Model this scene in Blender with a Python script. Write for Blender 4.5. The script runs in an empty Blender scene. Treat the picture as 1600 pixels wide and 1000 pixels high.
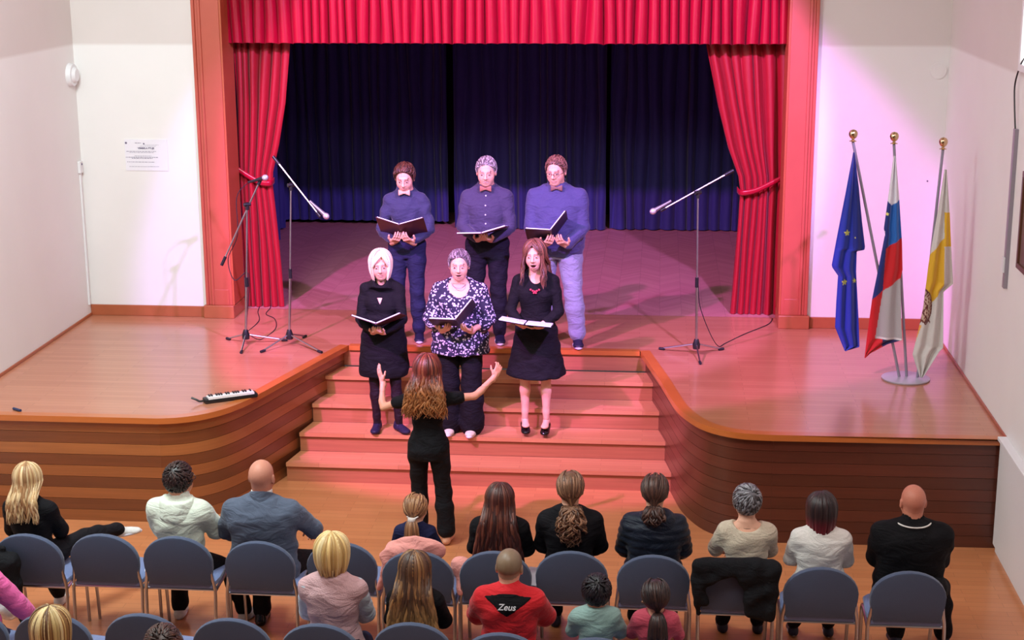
import bpy, bmesh, math, random
import numpy as np
from mathutils import Vector, Matrix
PI = math.pi
random.seed(7); np.random.seed(7)
sc = bpy.context.scene
COL = sc.collection

# ---------------------------------------------------------------- camera, world, lights, exposure
cam_d = bpy.data.cameras.new('camera'); cam = bpy.data.objects.new('camera', cam_d); COL.objects.link(cam)
_rt, _up, _fw = Vector((.99566, .09294, -.00446)), Vector((-.01822, .24175, .97017)), Vector((-.09124, .96588, -.24239))
cam.matrix_world = Matrix(((_rt.x, _up.x, -_fw.x, 1.498), (_rt.y, _up.y, -_fw.y, -13.928), (_rt.z, _up.z, -_fw.z, 4.686), (0, 0, 0, 1)))
cam_d.sensor_width = 36; cam_d.lens = 2444.08 / 1600 * 36; cam_d.clip_end = 60
sc.camera = cam
sc.view_settings.view_transform = 'Standard'; sc.view_settings.look = 'None'
sc.view_settings.gamma = 1; sc.view_settings.use_curve_mapping = False
sc.view_settings.exposure = -0.08
w = bpy.data.worlds.new('world'); sc.world = w; w.use_nodes = True
w.node_tree.nodes['Background'].inputs[0].default_value = (.55, .5, .55, 1)
w.node_tree.nodes['Background'].inputs[1].default_value = .10

def aim(o, loc, tgt):
    o.location = loc
    o.rotation_euler = (Vector(tgt) - Vector(loc)).to_track_quat('-Z', 'Y').to_euler()
def spot(loc, tgt, col, e, size, blend=.15, rad=.06):
    l = bpy.data.lights.new('spot', 'SPOT'); l.energy = e; l.color = col; l.spot_size = math.radians(size); l.spot_blend = blend
    l.shadow_soft_size = rad; o = bpy.data.objects.new('spot_lamp', l); COL.objects.link(o); aim(o, loc, tgt); return o
def area(loc, tgt, col, e, sx, sy):
    l = bpy.data.lights.new('area', 'AREA'); l.shape = 'RECTANGLE'; l.size = sx; l.size_y = sy; l.energy = e; l.color = col
    o = bpy.data.objects.new('area_lamp', l); COL.objects.link(o); aim(o, loc, tgt); return o
spot((-3.5, -6.0, 7.0), (.45, 1.2, 1.5), (.74, .155, .84), 5600, 40, .12, .12)      # magenta stage spot, house left
spot((3.7, -6.0, 7.0), (-.45, 2.6, 1.5), (.56, .30, 1), 5000, 37, .12, .12)         # violet stage spot, house right
area((-2.3, -5.2, 6.3), (-4.2, -1.6, 2.0), (.84, 1, 1), 420, 1.6, 1.6)           # unseen cool white fill, added to whiten the left wall
area((0.5, -8.0, 6.4), (1.0, -4.2, .5), (1, .95, .90), 200, 3, 1.2)
area((3.2, -4.5, 6.3), (3.4, -1.5, 1), (.95, .78, .88), 15, 1.2, 1.2)

# ---------------------------------------------------------------- helpers
def lin(c):
    c = [x / 255 for x in c[:3]]
    return tuple(x / 12.92 if x <= .04045 else ((x + .055) / 1.055) ** 2.4 for x in c)
def newmat(name):
    m = bpy.data.materials.new(name); m.use_nodes = True
    return m, m.node_tree, m.node_tree.nodes['Principled BSDF']
def N(nt, t, **k):
    n = nt.nodes.new(t)
    for a, b in k.items(): setattr(n, a, b)
    return n
def mat(name, c, rough=.6, metal=0, bump=0, scale=60, var=.0, spec=.5, sheen=0, aniso=(1, 1, 1), coat=0, wrink=0):
    m, nt, b = newmat(name); c = lin(c)
    b.inputs['Roughness'].default_value = rough; b.inputs['Metallic'].default_value = metal
    b.inputs['Specular IOR Level'].default_value = spec
    b.inputs['Base Color'].default_value = (*c, 1)
    if sheen: b.inputs['Sheen Weight'].default_value = sheen; b.inputs['Sheen Roughness'].default_value = .4
    if coat: b.inputs['Coat Weight'].default_value = coat; b.inputs['Coat Roughness'].default_value = .2
    tc = N(nt, 'ShaderNodeTexCoord'); mp = N(nt, 'ShaderNodeMapping'); mp.inputs['Scale'].default_value = aniso
    nt.links.new(tc.outputs['Object'], mp.inputs[0])
    nz = N(nt, 'ShaderNodeTexNoise'); nz.inputs['Scale'].default_value = scale; nz.inputs['Detail'].default_value = 5
    nt.links.new(mp.outputs[0], nz.inputs[0])
    mr = N(nt, 'ShaderNodeMapRange'); mr.inputs['To Min'].default_value = 1 - var - .03; mr.inputs['To Max'].default_value = 1 + var + .03
    nt.links.new(nz.outputs[0], mr.inputs[0])
    mx = N(nt, 'ShaderNodeVectorMath', operation='SCALE'); mx.inputs[0].default_value = c
    nt.links.new(mr.outputs[0], mx.inputs['Scale']); nt.links.new(mx.outputs[0], b.inputs['Base Color'])
    if bump:
        bp = N(nt, 'ShaderNodeBump'); bp.inputs['Strength'].default_value = bump; bp.inputs['Distance'].default_value = .01
        nt.links.new(nz.outputs[0], bp.inputs['Height']); nt.links.new(bp.outputs[0], b.inputs['Normal'])
        if wrink:
            mw = N(nt, 'ShaderNodeMapping'); mw.inputs['Scale'].default_value = (1, 1, 2.2); nt.links.new(tc.outputs['Object'], mw.inputs[0])
            n2 = N(nt, 'ShaderNodeTexNoise'); n2.inputs['Scale'].default_value = 6.5; n2.inputs['Detail'].default_value = 2.5; n2.inputs['Distortion'].default_value = 1.6; nt.links.new(mw.outputs[0], n2.inputs[0])
            b2 = N(nt, 'ShaderNodeBump'); b2.inputs['Strength'].default_value = wrink; b2.inputs['Distance'].default_value = .05
            nt.links.new(n2.outputs[0], b2.inputs['Height']); nt.links.new(b2.outputs[0], bp.inputs['Normal'])
    return m
def attr_mat(name, rough=.5, spec=.5, bump=.15, scale=60, sheen=0, aniso=(1, 1, 1), sss=0):
    m, nt, b = newmat(name); a = N(nt, 'ShaderNodeVertexColor'); a.layer_name = 'col'
    tc = N(nt, 'ShaderNodeTexCoord'); mp = N(nt, 'ShaderNodeMapping'); mp.inputs['Scale'].default_value = aniso
    nt.links.new(tc.outputs['Object'], mp.inputs[0])
    nz = N(nt, 'ShaderNodeTexNoise'); nz.inputs['Scale'].default_value = scale; nz.inputs['Detail'].default_value = 4
    nt.links.new(mp.outputs[0], nz.inputs[0])
    mr = N(nt, 'ShaderNodeMapRange'); mr.inputs['To Min'].default_value = .88; mr.inputs['To Max'].default_value = 1.12
    nt.links.new(nz.outputs[0], mr.inputs[0])
    mx = N(nt, 'ShaderNodeVectorMath', operation='SCALE')
    nt.links.new(a.outputs[0], mx.inputs[0]); nt.links.new(mr.outputs[0], mx.inputs['Scale']); nt.links.new(mx.outputs[0], b.inputs['Base Color'])
    bp = N(nt, 'ShaderNodeBump'); bp.inputs['Strength'].default_value = bump; bp.inputs['Distance'].default_value = .004
    nt.links.new(nz.outputs[0], bp.inputs['Height']); nt.links.new(bp.outputs[0], b.inputs['Normal'])
    b.inputs['Roughness'].default_value = rough; b.inputs['Specular IOR Level'].default_value = spec
    if sheen: b.inputs['Sheen Weight'].default_value = sheen
    return m
def wood(name, c1, c2, board=(1.2, .07), rough=.28, herring=False, rot=0, gap=.0015, bumps=.15, coat=.3):
    m, nt, b = newmat(name); c1, c2 = lin(c1), lin(c2)
    tc = N(nt, 'ShaderNodeTexCoord'); src = tc.outputs['Object']
    mp = N(nt, 'ShaderNodeMapping'); mp.inputs['Rotation'].default_value = (0, 0, rot); nt.links.new(src, mp.inputs[0])
    vec = mp.outputs[0]
    br = N(nt, 'ShaderNodeTexBrick'); br.offset = .5
    br.inputs['Color1'].default_value = (0, 0, 0, 1); br.inputs['Color2'].default_value = (1, 1, 1, 1); br.inputs['Mortar'].default_value = (.5, .5, .5, 1)
    br.inputs['Scale'].default_value = 1; br.inputs['Mortar Size'].default_value = gap; br.inputs['Brick Width'].default_value = board[0]; br.inputs['Row Height'].default_value = board[1]
    if herring:   # zigzag rows: shear x/y by a triangle wave so that short staves meet in a herringbone
        sx = N(nt, 'ShaderNodeSeparateXYZ'); nt.links.new(vec, sx.inputs[0])
        pp = N(nt, 'ShaderNodeMath', operation='PINGPONG'); pp.inputs[1].default_value = board[0]; nt.links.new(sx.outputs[0], pp.inputs[0])
        ad = N(nt, 'ShaderNodeMath', operation='ADD'); nt.links.new(sx.outputs[1], ad.inputs[0]); nt.links.new(pp.outputs[0], ad.inputs[1])
        cb = N(nt, 'ShaderNodeCombineXYZ'); nt.links.new(sx.outputs[0], cb.inputs[0]); nt.links.new(ad.outputs[0], cb.inputs[1]); vec = cb.outputs[0]
        br.offset = 0
    nt.links.new(vec, br.inputs[0])
    nz = N(nt, 'ShaderNodeTexNoise'); mp2 = N(nt, 'ShaderNodeMapping'); mp2.inputs['Scale'].default_value = (2.2, 22, 22)
    nt.links.new(vec, mp2.inputs[0]); nt.links.new(mp2.outputs[0], nz.inputs[0]); nz.inputs['Scale'].default_value = 1.6; nz.inputs['Detail'].default_value = 6
    ad = N(nt, 'ShaderNodeMix', data_type='FLOAT'); ad.inputs[0].default_value = .45
    nt.links.new(br.outputs['Color'], ad.inputs[2]); nt.links.new(nz.outputs[0], ad.inputs[3])
    mx = N(nt, 'ShaderNodeMix', data_type='RGBA'); mx.inputs[6].default_value = (*c1, 1); mx.inputs[7].default_value = (*c2, 1)
    nt.links.new(ad.outputs[0], mx.inputs[0])
    dk = N(nt, 'ShaderNodeMix', data_type='RGBA'); dk.inputs[7].default_value = (*[x * .7 for x in c1], 1)
    nt.links.new(br.outputs['Fac'], dk.inputs[0]); nt.links.new(mx.outputs[2], dk.inputs[6]); nt.links.new(dk.outputs[2], b.inputs['Base Color'])
    bp = N(nt, 'ShaderNodeBump'); bp.inputs['Strength'].default_value = bumps; bp.inputs['Distance'].default_value = .003; bp.invert = True
    nt.links.new(br.outputs['Fac'], bp.inputs['Height']); nt.links.new(bp.outputs[0], b.inputs['Normal'])
    b.inputs['Roughness'].default_value = rough; b.inputs['Coat Weight'].default_value = coat; b.inputs['Coat Roughness'].default_value = .15
    return m
def veneer(name, c, rough=.3):
    m, nt, b = newmat(name); c = lin(c)
    tc = N(nt, 'ShaderNodeTexCoord'); mp = N(nt, 'ShaderNodeMapping'); mp.inputs['Scale'].default_value = (1.5, 1.5, 38)
    nt.links.new(tc.outputs['Object'], mp.inputs[0]); nz = N(nt, 'ShaderNodeTexNoise'); nz.inputs['Scale'].default_value = 1.3; nz.inputs['Detail'].default_value = 7
    nt.links.new(mp.outputs[0], nz.inputs[0]); mr = N(nt, 'ShaderNodeMapRange'); mr.inputs['To Min'].default_value = .72; mr.inputs['To Max'].default_value = 1.28
    nt.links.new(nz.outputs[0], mr.inputs[0]); mx = N(nt, 'ShaderNodeVectorMath', operation='SCALE'); mx.inputs[0].default_value = c
    nt.links.new(mr.outputs[0], mx.inputs['Scale']); nt.links.new(mx.outputs[0], b.inputs['Base Color'])
    b.inputs['Roughness'].default_value = rough; b.inputs['Coat Weight'].default_value = .25; b.inputs['Coat Roughness'].default_value = .2
    return m

def link(name, me, m=None, parent=None):
    o = bpy.data.objects.new(name, me); COL.objects.link(o)
    if m is not None:
        for x in (m if isinstance(m, (list, tuple)) else [m]): me.materials.append(x)
    if parent is not None: o.parent = parent
    return o
def bmobj(name, bm, m, parent=None, smooth=False):
    bmesh.ops.recalc_face_normals(bm, faces=bm.faces)
    me = bpy.data.meshes.new(name); bm.to_mesh(me); bm.free()
    if smooth:
        me.polygons.foreach_set('use_smooth', [True] * len(me.polygons))
        me.set_sharp_from_angle(angle=math.radians(42))
    return link(name, me, m, parent)
def empty(name, loc=(0, 0, 0), rz=0, parent=None):
    o = bpy.data.objects.new(name, None); COL.objects.link(o); o.location = loc; o.rotation_euler = (0, 0, rz); o.empty_display_size = .1
    if parent: o.parent = parent
    return o
def tag(o, label=None, cat=None, group=None, kind=None):
    if label: o['label'] = label
    if cat: o['category'] = cat
    if group: o['group'] = group
    if kind: o['kind'] = kind
    return o
def struct(o, label=None): return tag(o, label, None, None, 'structure')
def box(bm, x0, x1, y0, y1, z0, z1, bev=0, M=None):
    vs = [bm.verts.new((x, y, z)) for x in (x0, x1) for y in (y0, y1) for z in (z0, z1)]
    fs = [bm.faces.new([vs[i] for i in f]) for f in ((0, 1, 3, 2), (4, 6, 7, 5), (0, 4, 5, 1), (2, 3, 7, 6), (0, 2, 6, 4), (1, 5, 7, 3))]
    if bev:
        es = list({e for f in fs for e in f.edges})
        r = bmesh.ops.bevel(bm, geom=es, offset=bev, segments=2, profile=.5, affect='EDGES'); vs = list({v for f in r['faces'] for v in f.verts} | {v for v in vs if v.is_valid})
    if M is not None: bmesh.ops.transform(bm, matrix=M, verts=[v for v in vs if v.is_valid])
    return bm
def tube(bm, pts, r, n=8, cap=True):
    pts = [Vector(p) for p in pts]; rs = r if isinstance(r, (list, tuple)) else [r] * len(pts); rings = []
    ref = None
    for i, p in enumerate(pts):
        t = (pts[min(i + 1, len(pts) - 1)] - pts[max(i - 1, 0)]).normalized()
        if ref is None: ref = t.orthogonal().normalized()
        a = (ref - t * ref.dot(t)).normalized(); ref = a; b = t.cross(a)
        rings.append([bm.verts.new(p + (a * math.cos(2 * PI * k / n) + b * math.sin(2 * PI * k / n)) * rs[i]) for k in range(n)])
    for i in range(len(rings) - 1):
        for k in range(n): bm.faces.new((rings[i][k], rings[i][(k + 1) % n], rings[i + 1][(k + 1) % n], rings[i + 1][k]))
    if cap: bm.faces.new(rings[0][::-1]); bm.faces.new(rings[-1])
    return bm
def lathe(bm, prof, c=(0, 0, 0), n=24):
    rings = [[bm.verts.new((c[0] + r * math.cos(2 * PI * k / n), c[1] + r * math.sin(2 * PI * k / n), c[2] + z)) for k in range(n)] for r, z in prof]
    for i in range(len(rings) - 1):
        for k in range(n): bm.faces.new((rings[i][k], rings[i][(k + 1) % n], rings[i + 1][(k + 1) % n], rings[i + 1][k]))
    bm.faces.new(rings[0][::-1]); bm.faces.new(rings[-1]); return bm
def smoothpath(pts, k=6):
    pts = [Vector(p) for p in pts]; out = []
    for i in range(len(pts) - 1):
        p0, p1, p2, p3 = pts[max(i - 1, 0)], pts[i], pts[i + 1], pts[min(i + 2, len(pts) - 1)]
        for j in range(k):
            t = j / k
            out.append(.5 * ((2 * p1) + (-p0 + p2) * t + (2 * p0 - 5 * p1 + 4 * p2 - p3) * t * t + (-p0 + 3 * p1 - 3 * p2 + p3) * t ** 3))
    return out + [pts[-1]]
def gridmesh(name, V, nu, nv, m, parent=None, cols=None, closed_u=False, smooth=True):
    """V: (nv,nu,3) array"""
    V = np.asarray(V, float).reshape(-1, 3); f = []
    for j in range(nv - 1):
        for i in range(nu - (0 if closed_u else 1)):
            a = j * nu + i; b = j * nu + (i + 1) % nu; f.append((a, b, b + nu, a + nu))
    me = bpy.data.meshes.new(name); me.from_pydata(V.tolist(), [], f)
    if smooth: me.polygons.foreach_set('use_smooth', [True] * len(me.polygons))
    if cols is not None:
        ca = me.color_attributes.new('col', 'FLOAT_COLOR', 'POINT')
        c = np.ones((len(V), 4)); c[:, :3] = np.asarray(cols).reshape(-1, 3); ca.data.foreach_set('color', c.ravel())
    me.update(); return link(name, me, m, parent)

# ---------------------------------------------------------------- dimensions
HS = .9; ST = .3057; SH = .1767; XL = -4.212; XR = 4.175; YP = 1.07; YB = 6.25; YS = -2.31

M_wall = None
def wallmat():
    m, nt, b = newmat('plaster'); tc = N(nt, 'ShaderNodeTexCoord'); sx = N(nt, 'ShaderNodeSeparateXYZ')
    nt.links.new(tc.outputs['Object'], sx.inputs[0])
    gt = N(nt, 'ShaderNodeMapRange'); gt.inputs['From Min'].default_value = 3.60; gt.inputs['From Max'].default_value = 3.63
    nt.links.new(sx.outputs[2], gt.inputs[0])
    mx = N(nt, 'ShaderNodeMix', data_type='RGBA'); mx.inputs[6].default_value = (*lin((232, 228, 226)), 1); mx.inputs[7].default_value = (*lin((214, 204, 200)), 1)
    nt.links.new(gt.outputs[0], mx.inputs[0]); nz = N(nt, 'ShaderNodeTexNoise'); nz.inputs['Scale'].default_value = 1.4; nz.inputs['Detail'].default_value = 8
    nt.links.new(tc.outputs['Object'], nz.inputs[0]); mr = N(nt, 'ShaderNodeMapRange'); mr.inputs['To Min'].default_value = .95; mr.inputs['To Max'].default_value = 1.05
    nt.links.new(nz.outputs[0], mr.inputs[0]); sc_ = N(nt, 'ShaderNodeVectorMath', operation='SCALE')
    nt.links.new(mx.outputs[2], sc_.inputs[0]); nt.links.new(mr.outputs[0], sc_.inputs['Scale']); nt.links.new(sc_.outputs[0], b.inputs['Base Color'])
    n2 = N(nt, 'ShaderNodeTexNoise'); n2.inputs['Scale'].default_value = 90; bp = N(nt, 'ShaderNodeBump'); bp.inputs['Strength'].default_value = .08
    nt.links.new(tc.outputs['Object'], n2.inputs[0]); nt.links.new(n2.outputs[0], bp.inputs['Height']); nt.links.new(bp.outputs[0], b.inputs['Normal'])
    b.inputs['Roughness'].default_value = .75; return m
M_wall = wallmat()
M_hall = wood('hall_parquet', (188, 116, 74), (208, 136, 90), (.5, .075), .3)
M_stage = wood('stage_parquet', (176, 110, 82), (196, 132, 102), (.9, .07), .3, coat=.4)
M_herr = wood('herringbone', (176, 110, 108), (200, 134, 130), (.22, .07), .5, herring=True, coat=.1)
M_pil = mat('pilaster_paint', (182, 84, 66), .4, bump=.1, scale=4, var=.08)
M_rev = mat('reveal_paint', (176, 84, 54), .4, bump=.1, scale=4, var=.08)
M_base = mat('skirting_wood', (170, 92, 60), .35, var=.1, scale=8)
M_dark = mat('dark_void', (16, 14, 20), .9)
M_nos = mat('nosing_wood', (188, 104, 50), .28, var=.1, scale=6, aniso=(1, 1, 6), coat=.3)
M_tread = wood('tread_wood', (190, 122, 84), (208, 142, 102), (.7, .06), .28, coat=.35)
M_riser = veneer('riser_wood', (172, 106, 74))
M_chrome = mat('chrome', (186, 186, 192), .3, metal=1)
M_black = mat('black_plastic', (22, 22, 26), .4)
M_red = mat('red_velvet', (154, 4, 28), .5, bump=.2, scale=35, var=.12, sheen=.15, aniso=(1, 1, .25))
M_val = mat('red_satin', (158, 4, 38), .28, bump=.1, scale=25, var=.1, sheen=.05, aniso=(1, 1, .2))
M_navy = mat('navy_cloth', (36, 36, 96), .8, bump=.2, scale=30, var=.12, sheen=.3, aniso=(1, 1, .2))
M_white = mat('white_paint', (228, 226, 228), .5)
M_brass = mat('brass', (216, 188, 146), .18, metal=1)
M_grey = mat('grey_metal', (150, 148, 156), .35, metal=.7)

# ---------------------------------------------------------------- room shell
def slab(name, a, m, **k):
    bm = bmesh.new(); box(bm, *a); return struct(bmobj(name, bm, m), **k)
slab('floor', (XL - .2, XR + .2, -10.5, YS + 2.6, -.1, 0), M_hall)
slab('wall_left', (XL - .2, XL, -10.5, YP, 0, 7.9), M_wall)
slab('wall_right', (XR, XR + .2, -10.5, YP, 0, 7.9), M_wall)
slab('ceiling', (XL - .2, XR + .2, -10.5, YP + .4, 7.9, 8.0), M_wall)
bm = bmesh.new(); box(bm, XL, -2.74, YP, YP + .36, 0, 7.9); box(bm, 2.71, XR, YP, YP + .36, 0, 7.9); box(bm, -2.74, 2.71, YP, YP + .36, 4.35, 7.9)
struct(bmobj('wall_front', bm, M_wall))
slab('wall_back', (-5.4, 5.4, 7.2, 7.3, 0, 5.2), M_dark)
slab('wall_side', (-5.4, -5.3, YP + .36, 7.2, 0, 5.2), M_dark)
slab('wall_side', (5.3, 5.4, YP + .36, 7.2, 0, 5.2), M_dark)
slab('ceiling', (-5.4, 5.4, YP + .36, 7.3, 5.2, 5.3), M_dark)

# proscenium surround: two pilasters with mouldings and plinths
for side, xi, xo in ((-1, -2.738, -3.005), (1, 2.711, 2.965)):
    root = struct(empty('trim_1' if side < 0 else 'trim_2', (xi, YP, HS)), 'reddish painted pilaster with stepped moulding at the %s edge of the stage opening' % ('left' if side < 0 else 'right'))
    def P(name, x0, x1, y0, y1, z0, z1, m, bev=.003):
        bm = bmesh.new(); a, b = sorted((x0 - xi, x1 - xi)); box(bm, a, b, y0 - YP, y1 - YP, z0 - HS, z1 - HS, bev); return bmobj(name, bm, m, root)
    fx = xo - side * .085
    P('pilaster_face', xi, fx, 1.045, 1.068, HS + .13, 4.6, M_pil)
    P('reveal', xi, xi - side * .02, 1.05, 1.45, HS + .13, 4.35, M_rev)
    for k, (a, b_, d) in enumerate(((0, .030, .045), (.030, .058, .03), (.058, .085, .038))):
        P('moulding', xo - side * a, xo - side * b_, 1.07 - d, 1.068, HS + .13, 4.6, M_pil, .006)
    P('plinth', xi - side * .022, xo + side * .02, 1.0, 1.068, HS, HS + .13, M_base, .006)
    P('plinth', xi - side * .022, xi + side * .0, 1.068, 1.43, HS, HS + .12, M_base, .004)
    P('plinth_panel', xi + side * .03, fx - side * .0, 1.036, 1.0449, HS + .13, HS + .29, M_pil, .004)
def base(name, x0, x1, y0, y1, z0, z1, lab):
    bm = bmesh.new(); box(bm, x0, x1, y0, y1, z0, z1, .005); struct(bmobj(name, bm, M_base), lab)
base('baseboard_front', XL, -3.03, YP - .022, YP, HS, HS + .11, 'wooden baseboard left of the stage opening')
base('baseboard_front', 2.99, XR, YP - .022, YP, HS, HS + .11, 'wooden baseboard behind the flag stand')
base('baseboard_left', XL, XL + .012, -2.31, YP, HS, HS + .03, 'thin wooden edge strip along the left wall')
base('baseboard_right', XR - .012, XR, -2.31, YP, HS, HS + .03, 'thin wooden edge strip along the right wall')
# window high on the right wall
wn = struct(empty('window_1', (XR, -2.85, 4.2)), 'bright window high on the right wall')
bm = bmesh.new()
for a in ((-.03, 0, -.6, .95, -.55, -.5), (-.03, 0, -.6, .95, 1, 1.05), (-.03, 0, -.6, -.55, -.5, 1), (-.03, 0, .9, .95, -.5, 1), (-.03, 0, .15, .19, -.5, 1)): box(bm, *a)
bmobj('window_frame', bm, M_white, wn)
m_pane, nt, b = newmat('daylight_pane'); b.inputs['Base Color'].default_value = (.8, .85, .9, 1); b.inputs['Emission Color'].default_value = (1, .98, .96, 1); b.inputs['Emission Strength'].default_value = 1.6
for a in ((-.6, .15), (.19, .9)):
    bm = bmesh.new(); box(bm, -.012, -.002, a[0] + .05 if a[0] < 0 else a[0], a[1], -.5, 1); bmobj('pane', bm, m_pane, wn)

# ---------------------------------------------------------------- stage
stage = tag(empty('stage_platform', (0, 0, 0)), 'raised wooden stage with curved front corners and five central steps', 'stage')
LP = [(-1.363, .055), (-1.5, -.43), (-1.62, -.88), (-1.72, -1.25), (-1.81, -1.58), (-1.89, -1.82), (-2.0, -2.03), (-2.14, -2.18), (-2.30, -2.27), (-2.45, -2.305)]
RP = [(1.363, .07), (1.45, -.38), (1.54, -.84), (1.61, -1.25), (1.68, -1.62), (1.76, -1.87), (1.87, -2.09), (2.02, -2.24), (2.20, -2.32), (2.42, -2.34)]
LP = [tuple(p)[:2] for p in smoothpath([(x, y, 0) for x, y in LP], 3)]; RP = [tuple(p)[:2] for p in smoothpath([(x, y, 0) for x, y in RP], 3)]
LF = LP + [(XL, -2.31)]; RF = RP + [(XR, -2.31)]
def flat(name, pts, z, m, parent):
    bm = bmesh.new(); f = bm.faces.new([bm.verts.new((x, y, z)) for x, y in pts]); bmesh.ops.triangulate(bm, faces=[f])
    me = bpy.data.meshes.new(name); bm.normal_update()
    for f in bm.faces:
        if f.normal.z < 0: f.normal_flip()
    bm.to_mesh(me); bm.free(); return link(name, me, m, parent)
def stage_top():
    bm = bmesh.new()
    for path, xw in ((LP, XL), (RP, XR)):
        pv = sorted(path, key=lambda p: -p[1]); rows = [(xw, YS if i == len(pv) - 1 else p[1], p[0], p[1]) for i, p in enumerate(pv)]
        vs = [(bm.verts.new((a_, y_, HS)), bm.verts.new((b_, y2, HS))) for a_, y_, b_, y2 in rows]
        for i in range(len(vs) - 1): bm.faces.new((vs[i][0], vs[i][1], vs[i + 1][1], vs[i + 1][0]))
        y0, y1 = pv[0][1], .08; a_ = [bm.verts.new((x, y, HS)) for x, y in ((xw, y0), (pv[0][0], y0), (pv[0][0], y1), (xw, y1))]; bm.faces.new(a_)
    bm.faces.new([bm.verts.new((x, y, HS)) for x, y in ((XL, .08), (XR, .08), (XR, 1.45), (XL, 1.45))])
    me = bpy.data.meshes.new('stage_floor'); bm.normal_update()
    for f in bm.faces:
        if f.normal.z < 0: f.normal_flip()
    bm.to_mesh(me); bm.free(); return link('stage_floor', me, M_stage, stage)
stage_top()
flat('backstage_floor', [(-5.3, 1.45), (5.3, 1.45), (5.3, 7.2), (-5.3, 7.2)], HS + .001, M_herr, stage)
def offset_path(path, d):
    out = []
    for i, p in enumerate(path):
        a = Vector(path[max(i - 1, 0)]); b = Vector(path[min(i + 1, len(path) - 1)]); t = (b - a).normalized(); n = Vector((-t.y, t.x)); out.append((p[0] + n.x * d, p[1] + n.y * d))
    return out
def strip(name, path, d0, d1, z0, z1, m, parent, smooth=True):
    """solid band between offsets d0,d1 of a plan path and heights z0,z1"""
    a, b = offset_path(path, d0), offset_path(path, d1); bm = bmesh.new(); R_ = []
    for p, q in zip(a, b):
        R_.append([bm.verts.new((p[0], p[1], z0)), bm.verts.new((p[0], p[1], z1)), bm.verts.new((q[0], q[1], z1)), bm.verts.new((q[0], q[1], z0))])
    for i in range(len(R_) - 1):
        for k in range(4): bm.faces.new((R_[i][k], R_[i][(k + 1) % 4], R_[i + 1][(k + 1) % 4], R_[i + 1][k]))
    bm.faces.new(R_[0]); bm.faces.new(R_[-1][::-1]); return bmobj(name, bm, m, parent, smooth)
# for LF (running to -x) inside of the stage lies at +d on the right side; for RF mirrored
for s, path in ((-1, LF), (1, RF)):
    inn = -1 if s < 0 else 1
    strip('edge_nosing', path, 0, inn * .09, HS - .045, HS + .004, M_nos, stage)
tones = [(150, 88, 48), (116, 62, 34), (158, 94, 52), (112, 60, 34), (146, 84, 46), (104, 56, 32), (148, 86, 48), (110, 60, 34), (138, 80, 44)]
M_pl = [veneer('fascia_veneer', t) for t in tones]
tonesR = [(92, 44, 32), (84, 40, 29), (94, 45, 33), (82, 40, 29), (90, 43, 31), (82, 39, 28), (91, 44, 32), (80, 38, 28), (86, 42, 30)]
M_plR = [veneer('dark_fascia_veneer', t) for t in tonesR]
fas = {}
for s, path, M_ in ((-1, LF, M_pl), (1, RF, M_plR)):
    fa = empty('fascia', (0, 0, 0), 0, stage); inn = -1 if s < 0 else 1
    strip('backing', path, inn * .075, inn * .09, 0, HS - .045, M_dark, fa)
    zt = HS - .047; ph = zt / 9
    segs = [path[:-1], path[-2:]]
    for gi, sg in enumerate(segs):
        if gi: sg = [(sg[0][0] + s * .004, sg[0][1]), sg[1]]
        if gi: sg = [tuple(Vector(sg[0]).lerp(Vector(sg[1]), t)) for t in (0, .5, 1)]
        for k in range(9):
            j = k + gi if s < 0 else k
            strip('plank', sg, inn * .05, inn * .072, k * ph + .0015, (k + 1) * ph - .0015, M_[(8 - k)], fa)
# steps
for k in range(0, 5):
    z = HS if k == 0 else (5 - k) * SH
    y0 = -k * ST; w = 1.34 + .18 * k * ST; zl = 0 if k == 4 else (4 - k) * SH
    if k == 0: zl = 4 * SH
    if k:
        bm = bmesh.new(); w2 = w - .18 * ST
        c = [(-w - .13, y0), (w + .11, y0), (w2 + .11, y0 + ST + .02), (-w2 - .13, y0 + ST + .02)]
        lo = [bm.verts.new((x, y, z - .035)) for x, y in c]; hi = [bm.verts.new((x, y, z)) for x, y in c]
        bm.faces.new(lo[::-1]); bm.faces.new(hi)
        for i in range(4): bm.faces.new((lo[i], lo[(i + 1) % 4], hi[(i + 1) % 4], hi[i]))
        bmobj('tread', bm, M_tread, stage)
    else:
        bm = bmesh.new(); box(bm, -1.36, 1.36, .0 + .04, .12, HS - .04, HS + .003); bmobj('edge_nosing', bm, M_nos, stage)
    bm = bmesh.new(); yy = y0 + (.025 if k else .065); box(bm, -w - .13, w + .11, yy, yy + .02, zl, z - (.035 if k else .04)); bmobj('riser', bm, M_riser, stage)

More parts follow.
